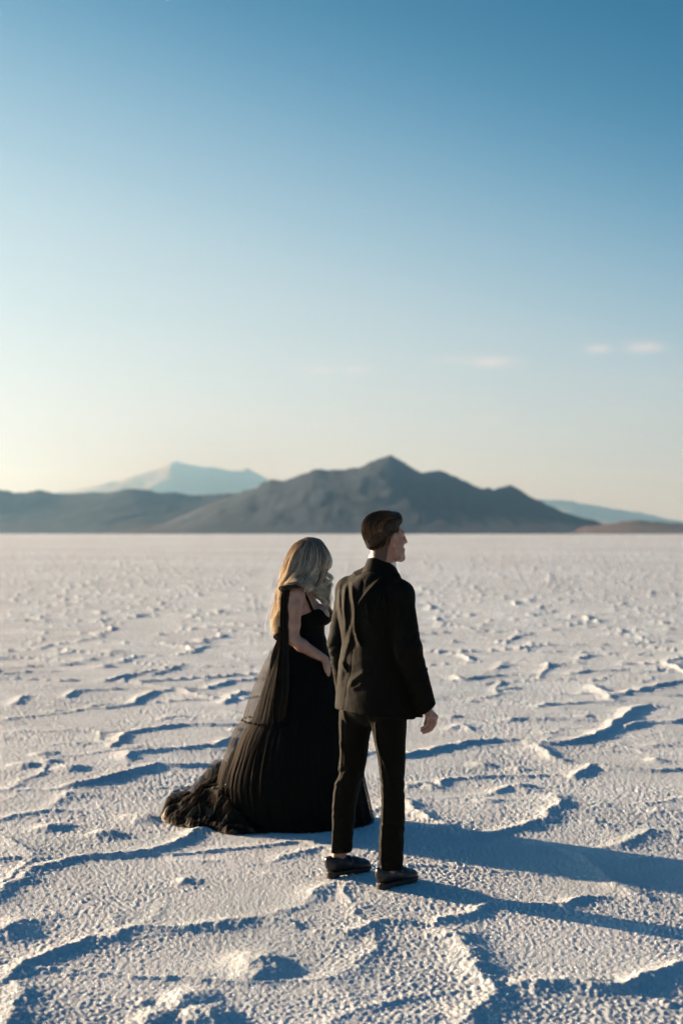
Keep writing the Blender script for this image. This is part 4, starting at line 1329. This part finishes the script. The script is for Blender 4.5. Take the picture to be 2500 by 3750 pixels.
# tulle wrap and bow on the right shoulder, streamer down the back of the arm
def knot(name, c, r, material, parent, seed, pinch=1.0):
    n, m = 40, 24
    th_ = np.linspace(0, 2 * math.pi, n, endpoint=False)[:, None]; ph_ = np.linspace(.02, math.pi - .02, m)[None, :]
    rr = 1 + .22 * np.sin(7 * th_ + 3 * np.cos(ph_ * 2)) * np.sin(ph_) + .15 * vnoise(th_ * 2 + ph_, ph_ * 3 + seed, seed)
    G = np.stack([c[0] + r[0] * rr * np.sin(ph_) * np.cos(th_), c[1] + r[1] * rr * np.sin(ph_) * np.sin(th_), c[2] + r[2] * rr * np.cos(ph_) + 0 * th_], -1)
    return sheet(name, G, material, parent, closed=True)
bow = knot('bow', w2(540, 885, -.19), (.024, .020, .018), M_TRAIN, woman, 4)
ribbon('bow_band', [w2(530, 890, -.19), w2(600, 862, -.205), w2(700, 848, -.205), w2(800, 858, -.195), w2(890, 900, -.175)], [.030, .040, .040, .034, .020], (0, -.7, .7), M_TRAIN, bow, .16, n=40, seed=3)
ribbon('streamer', [w2(600, 868, -.20), w2(585, 930, -.205), w2(560, 1050, -.20), w2(556, 1250, -.21), w2(553, 1450, -.215), w2(556, 1650, -.225), w2(560, 1850, -.25), w2(558, 2100, -.27), w2(545, 2400, -.30), w2(515, 2600, -.30), w2(495, 2750, -.29), w2(480, 2850, -.27)],
       [.030, .042, .050, .052, .050, .052, .048, .054, .058, .060, .045, .004], (0, -1, 0), M_STREAM, woman, .12, m=15, n=120, seed=5)
ribbon('streamer', [w2(605, 870, -.16), w2(570, 950, -.17), w2(545, 1100, -.17), w2(540, 1300, -.175), w2(540, 1500, -.18), w2(540, 1700, -.20), w2(530, 1900, -.24), w2(500, 2150, -.25), w2(450, 2500, -.26), w2(400, 2800, -.26)],
       [.015, .022, .026, .028, .03, .04, .05, .05, .04, .004], (0, -1, 0), M_STREAM, woman, .2, m=15, n=100, seed=9)
bow2 = knot('waist_bow', w2(478, 1540, -.03), (.018, .02, .026), M_TRAIN, woman, 8)
ribbon('bow_loop', [w2(478, 1530, -.05), w2(492, 1470, -.07), w2(488, 1425, -.05), w2(470, 1470, -.03), w2(475, 1530, -.04)], [.018, .03, .022, .03, .018], (.3, -1, 0), M_TRAIN, bow2, .2, n=40)
ribbon('bow_loop', [w2(475, 1545, -.05), w2(440, 1560, -.07), w2(418, 1580, -.05), w2(445, 1600, -.03), w2(478, 1560, -.04)], [.016, .026, .020, .026, .016], (.3, -1, .3), M_TRAIN, bow2, .2, n=40)
ribbon('bow_tail', [w2(480, 1550, -.05), w2(470, 1640, -.08), w2(440, 1740, -.10), w2(405, 1850, -.12), w2(370, 1990, -.13), w2(340, 2150, -.14)], [.016, .03, .035, .036, .022, .003], (.3, -1, 0), M_TRAIN, bow2, .16, n=60, seed=2)

# ---- skirt
LP = [(1050, 2300), (1030, 2335), (1006, 2364), (976, 2415), (950, 2470), (925, 2530), (905, 2590), (891, 2634), (870, 2670), (851, 2713), (825, 2770), (808, 2815), (799, 2860), (802, 2905), (812, 2955), (828, 3012)]
RP = [(1186, 2300), (1188, 2335), (1199, 2371), (1215, 2415), (1232, 2461), (1255, 2530), (1272, 2590), (1290, 2650), (1306, 2715), (1322, 2785), (1336, 2860), (1353, 2930), (1366, 2990), (1371, 3012)]
Lz = np.array([wimg(*p) for p in LP]); Rz = np.array([wimg(*p) for p in RP])
def skirt(name, material, grow, amp, seed, z0=0.0, z1=1.19, nf=(23, 37, 61), na=600, nh=64, hemlift=0.0, gather=None, left_in=0.0, parent=None, puff=0.0, topgrow=0.0, **props):
    zz = np.linspace(1, 0, nh) ** 1.0 * (z1 - z0) + z0
    xl = np.interp(zz, Lz[::-1, 2], Lz[::-1, 0]); xr = np.interp(zz, Rz[::-1, 2], Rz[::-1, 0])
    down = np.clip((1.17 - zz) / 1.1, 0, 1)
    xl = xl + left_in * np.clip(down * 3, 0, 1) * (.35 + .65 * np.clip((zz - .45) / .25, 0, 1))
    ry = np.interp(zz, [0, .3, .65, 1.0, 1.15, 1.2], [.335, .345, .29, .19, .125, .115])
    a = np.linspace(0, 2 * math.pi, na, endpoint=False)[:, None]
    cx = (xl + xr)[None, :] / 2; rx = (xr - xl)[None, :] / 2
    D = down[None, :]; Z = zz[None, :] + 0 * a
    drift = .5 * vnoise(a * 1.5 + seed, Z * 2.0, seed)
    wv = 0
    for k, n_ in enumerate(nf):
        am = (.5, .35, .22)[k]
        wv = wv + am * (1 - np.abs(np.sin((n_ * a + drift * (k + 1) * 2.2 + seed * 1.7 + k) / 2)) ** .8 * 2) * (.35 + 1.4 * vnoise(a * 5 + k * 5, Z * 1.1 + seed, seed + k))
    A = amp * (.10 + .90 * D ** .8)
    if gather:
        for g_, s_ in gather:
            A = A * (1 - .55 * np.exp(-((Z - g_) / s_) ** 2))
    rad = 1 + grow + topgrow * np.clip(1 - D * 6, 0, 1) + A * wv
    if puff:
        rad = rad + puff * np.exp(-((Z - (z1 - .10)) / .10) ** 2) * np.clip((z1 - Z) / .03, 0, 1)
    X = cx + rx * rad * np.cos(a); Y_ = ry[None, :] * rad * np.sin(a)
    gz = ground_zs((X[:, -1] + WX), (Y_[:, -1] + WY))
    hem = (gz[:, None] + .004 + hemlift + .010 * np.abs(vnoise(a * 6, a * 0, seed + 3))) * np.clip(1 - (Z - z0) / .25, 0, 1)
    return sheet(name, np.stack([X, Y_, Z + hem], -1), material, parent or woman, closed=True, **props)
SEAM = wimg(891, 2634)[2]
sk = skirt('skirt', M_LINING, -.03, .030, 2, left_in=.048, topgrow=.06)
skirt('tulle_layer', M_TULLE, .015, .050, 5, z0=SEAM, nf=(19, 37, 67), gather=[(SEAM, .03)], nh=44, parent=sk)
skirt('tulle_layer', M_TULLE, .004, .060, 17, z0=0.0, z1=SEAM + .004, nf=(17, 41, 73), gather=[(SEAM, .04)], nh=50, puff=.03, parent=sk)
skirt('seam_ruffle', M_LINING, .008, .05, 23, z0=SEAM - .007, z1=SEAM + .004, nf=(61, 97, 141), nh=5, na=900, parent=sk)
# ---- train
def train(name, material, seed, lift, hs, fold, wl, parent, nx=170, ny=120, x0=-1.005, x1=-.30, sgn=1):
    xs = np.linspace(x0, x1, nx)
    yn = np.interp(xs, [-1.012, -.985, -.94, -.86, -.774, -.686, -.60, -.542, -.46, -.38, -.30], [.12, .02, -.076, -.150, -.215, -.235, -.33, -.372, -.36, -.34, -.30])
    yf = np.interp(xs, [-1.012, -.985, -.90, -.80, -.70, -.60, -.45, -.30], [.14, .20, .26, .33, .38, .38, .34, .30])
    hh_ = np.interp(xs, [-1.012, -.99, -.95, -.90, -.82, -.78, -.72, -.66, -.58, -.45, -.30], [.004, .030, .062, .080, .118, .165, .205, .235, .25, .20, .06]) * hs
    t_ = np.linspace(-1, 1, ny)
    X = xs[:, None] + 0 * t_[None, :]
    yc = (yn + yf)[:, None] / 2; hw = (yf - yn)[:, None] / 2
    edge = .028 * vnoise(xs * 22 + seed, xs * 0, seed)[:, None] * np.abs(t_)[None, :]
    Y_ = yc + (hw + edge) * t_[None, :]
    dome = np.clip(1 - np.abs(t_ - .12)[None, :] ** 2.0 / (1 + .12 * np.sign(t_ - .12)[None, :]) ** 2, 0, 1) ** .62
    wx_ = .03 * vnoise(X * 7 + seed, Y_ * 7, seed + 1); wy_ = .03 * vnoise(X * 7, Y_ * 7 + 9, seed + 2)
    s_ = (Y_ + wy_) * .85 + (X + wx_) * .42 * sgn + .35 * (X + .45) ** 2
    r1 = (.5 + .5 * np.cos(2 * math.pi * s_ / wl + 2.2 * vnoise(X * 6, Y_ * 6, seed + 4))) ** 1.6
    r2 = 1 - np.abs(np.sin((s_ * .7 - X * .8) * math.pi / (wl * .55) + 2 * vnoise(X * 14, Y_ * 14, seed + 5)))
    am = .45 + .75 * np.clip(vnoise(X * 5 + 3, Y_ * 5, seed + 6) + .5, 0, 1)
    g = ground_zs((X.ravel() + WX), (Y_.ravel() + WY)).reshape(X.shape)
    rim = np.clip((1 - np.abs(t_))[None, :] / .12, 0, 1)
    tip = np.clip((xs - x0)[:, None] / .04, 0, 1)
    Z = np.maximum(g, .0) + .003 + lift * rim * tip + (hh_[:, None] * (dome * (.62 + .38 * r1 * am)) + fold * (r1 ** 1.5 * am + .16 * r2 * am) * rim * tip)
    X = X + .014 * vnoise(Y_ * 16 + 2, X * 3, seed + 8) * np.clip((-.6 - X) / .2, 0, 1)
    return sheet(name, np.stack([X, Y_, Z], -1), material, parent)
tr = train('train', M_TRAIN, 31, .0, .90, .034, .075, woman)
train('tulle_layer', M_TULLE, 37, .006, 1.0, .040, .090, tr, x0=-1.012)
train('tulle_layer', M_TULLE, 43, .010, 1.04, .034, .11, tr, x0=-1.0, sgn=.6)
train('tulle_layer', M_TULLE, 51, .014, 1.12, .050, .055, tr, x0=-1.02, sgn=1.3)

# ---- hair
def build_woman_hair():
    s = SDF((-.34, -.17, 1.30), (.10, .17, 1.76), .0042)
    s.ell(kp(-.020, 0, .050), (.100, .080, .090), KA, k=.01)
    s.chain([kp(-.05, 0, .02), w2(740, 560, 0), w2(700, 760, 0), w2(640, 900, .0)], [.068, .062, .055, .035], k=.03)
    s.ell(w2(890, 500, -.025), (.058, .050, .080), None, k=.03)
    s.cap(w2(1010, 330, -.02), w2(1120, 440, -.015), .048, .034, k=.03)
    sl, P = s.sub(s.lo, s.lo + s.h * s.n)
    s.f -= (.004 * hnoise3(P * np.array([1, 1, .35]), 30, 4)).astype(np.float32)
    V, Q = s.mesh()
    h = link('hair', mesh_from('hair', relax(V, Q, 1), Q, M_HAIR_W), woman)
    set_attr(h, np.full(len(V), .12))
    G = [
     [(868,176,0),(740,235,0),(655,330,.0),(592,480,0),(535,640,0),(487,850,0),(445,1050,0),(414,1250,0),(405,1430,0),(428,1560,0)],
     [(880,176,-.02),(765,290,-.06),(685,440,-.085),(622,600,-.10),(565,760,-.10),(525,900,-.085),(487,1080,-.065),(458,1250,-.05),(442,1420,-.04),(450,1545,-.02)],
     [(900,176,-.025),(830,310,-.085),(780,480,-.108),(730,640,-.125),(655,780,-.15),(575,890,-.155),(515,1060,-.11),(482,1230,-.07),(470,1370,-.05),(468,1440,-.04)],
     [(925,178,-.03),(925,320,-.09),(900,480,-.112),(860,620,-.128),(800,720,-.140),(715,770,-.165),(650,785,-.175),(600,795,-.175),(555,810,-.17),(530,840,-.16)],
     [(950,180,-.03),(1005,320,-.09),(1005,470,-.112),(975,600,-.125),(935,700,-.140),(890,780,-.16),(870,840,-.175),(905,885,-.170),(960,880,-.155),(1000,850,-.14)],
     [(975,184,-.025),(1075,300,-.08),(1108,430,-.10),(1085,560,-.11),(1042,660,-.112),(1000,770,-.115),(1000,880,-.11),(1050,980,-.10),(1115,1075,-.08),(1190,1230,-.04)],
     [(990,190,-.02),(1110,270,-.055),(1178,390,-.070),(1200,480,-.070),(1145,560,-.068),(1095,620,-.060),(1160,670,-.055),(1172,740,-.052),(1105,820,-.048),(1060,868,-.045)],
     [(985,186,.01),(1100,290,.04),(1160,420,.06),(1130,560,.07),(1060,700,.07),(1025,850,.06),(1045,960,.04),(1100,1060,.02),(1160,1160,.0),(1225,1350,-.01)],
     [(930,178,.03),(960,340,.085),(940,560,.10),(860,760,.11),(760,880,.12),(640,980,.09),(560,1080,.06),(500,1220,.04),(470,1380,.03),(450,1500,.02)],
     [(868,176,0),(750,245,.05),(665,350,.075),(602,500,.08),(548,660,.08),(500,860,.06),(460,1060,.04),(425,1260,.03),(415,1420,.02),(435,1540,.01)],
    ]
    M = np.array([[w2(*p) for p in g] for g in G])
    tt = np.linspace(0, 1, 10); T = np.linspace(0, 1, 22)
    Mr = np.stack([np.stack([smooth_interp(T, tt, M[i, :, k]) for k in range(3)], -1) for i in range(len(G))])
    rr = np.random.default_rng(21)
    cur, rad = [], []
    tone = []
    segs = [(0, 1, 22), (1, 2, 22), (2, 3, 16), (3, 4, 20), (4, 5, 20), (5, 6, 14), (6, 7, 12), (7, 8, 6), (8, 9, 8), (9, 0, 10)]
    for a_, b_, nc in segs:
        nc = int(nc * .62)
        for c_ in range(nc):
            mix = (c_ + rr.uniform(0, 1)) / nc
            if a_ in (3, 4, 5, 6):
                mix = np.clip((mix - .5) * 1.1 + .5, 0, 1)
            base = Mr[a_] * (1 - mix) + Mr[b_] * mix
            ph = 1.1 * (a_ + mix) + rr.normal(0, .45); wl_ = rr.uniform(2.5, 2.9)
            grow = np.clip((T - .22) * 1.9, 0, 1)
            amp = rr.uniform(.018, .027) * grow
            base = base + (rr.normal(0, 1, 3) * np.array([.006, .006, .004]) + np.array([.010, 0, 0])) * T[:, None]
            wave = np.stack([amp * np.sin(T * 2 * math.pi * wl_ + ph), amp * .9 * np.cos(T * 2 * math.pi * wl_ + ph), amp * .25 * np.sin(T * 9 + ph)], -1)
            ns = 42
            tc_ = rr.normal(.52, .30)
            for k in range(ns):
                sp = rr.normal(0, 1, 3) * .0048
                sp2 = rr.normal(0, 1, 3) * .006
                end = T[:, None]
                tight = (.55 + .9 * np.sin(np.clip(T * 1.15, 0, 1) * math.pi) ** .7)[:, None]
                c = base + wave + sp * tight + sp2 * end ** 2 + .0025 * np.sin(T * 13 + rr.uniform(0, 6))[:, None] * rr.normal(0, 1, 3)
                L = rr.uniform(.72, 1.0)
                Ts = T * L
                c = np.stack([np.interp(Ts, T, c[:, q]) for q in range(3)], -1)
                cur.append(c); tone.append(np.clip(tc_ + rr.normal(0, .16), 0, 1)); rad.append(.00125 * (1 - .55 * T ** 2) * (.5 + .5 * np.clip(T * 12, 0, 1)))
    # flyaway hairs
    for k in range(170):
        i = rr.integers(0, 9); m_ = rr.uniform(0, 1)
        base = Mr[i] * (1 - m_) + Mr[(i + 1) % 10] * m_
        if i in (6, 7): continue
        off = np.array([-abs(rr.normal(0, .018)), rr.normal(0, .02), rr.normal(0, .012)])
        c = base + off * (T[:, None] ** 1.1) * 1.2 + .008 * np.sin(T * rr.uniform(8, 16) + rr.uniform(0, 6))[:, None] * rr.normal(0, 1, 3) * T[:, None]
        cur.append(c); tone.append(.9); rad.append(np.full(22, .00045))
    o_ = strands_mesh('hair_strand', np.array(cur), np.array(rad), M_HAIR_W, h)
    tn = np.repeat(np.array(tone)[:, None], 22, 1)
    root = np.clip(1 - T[None, :] * 3.4, 0, 1)
    tn = tn * (1 - .75 * root) + .12 * T[None, :]
    set_attr(o_, np.repeat(np.clip(tn, 0, 1).ravel(), 3))
    o_['kind'] = 'stuff'
build_woman_hair()
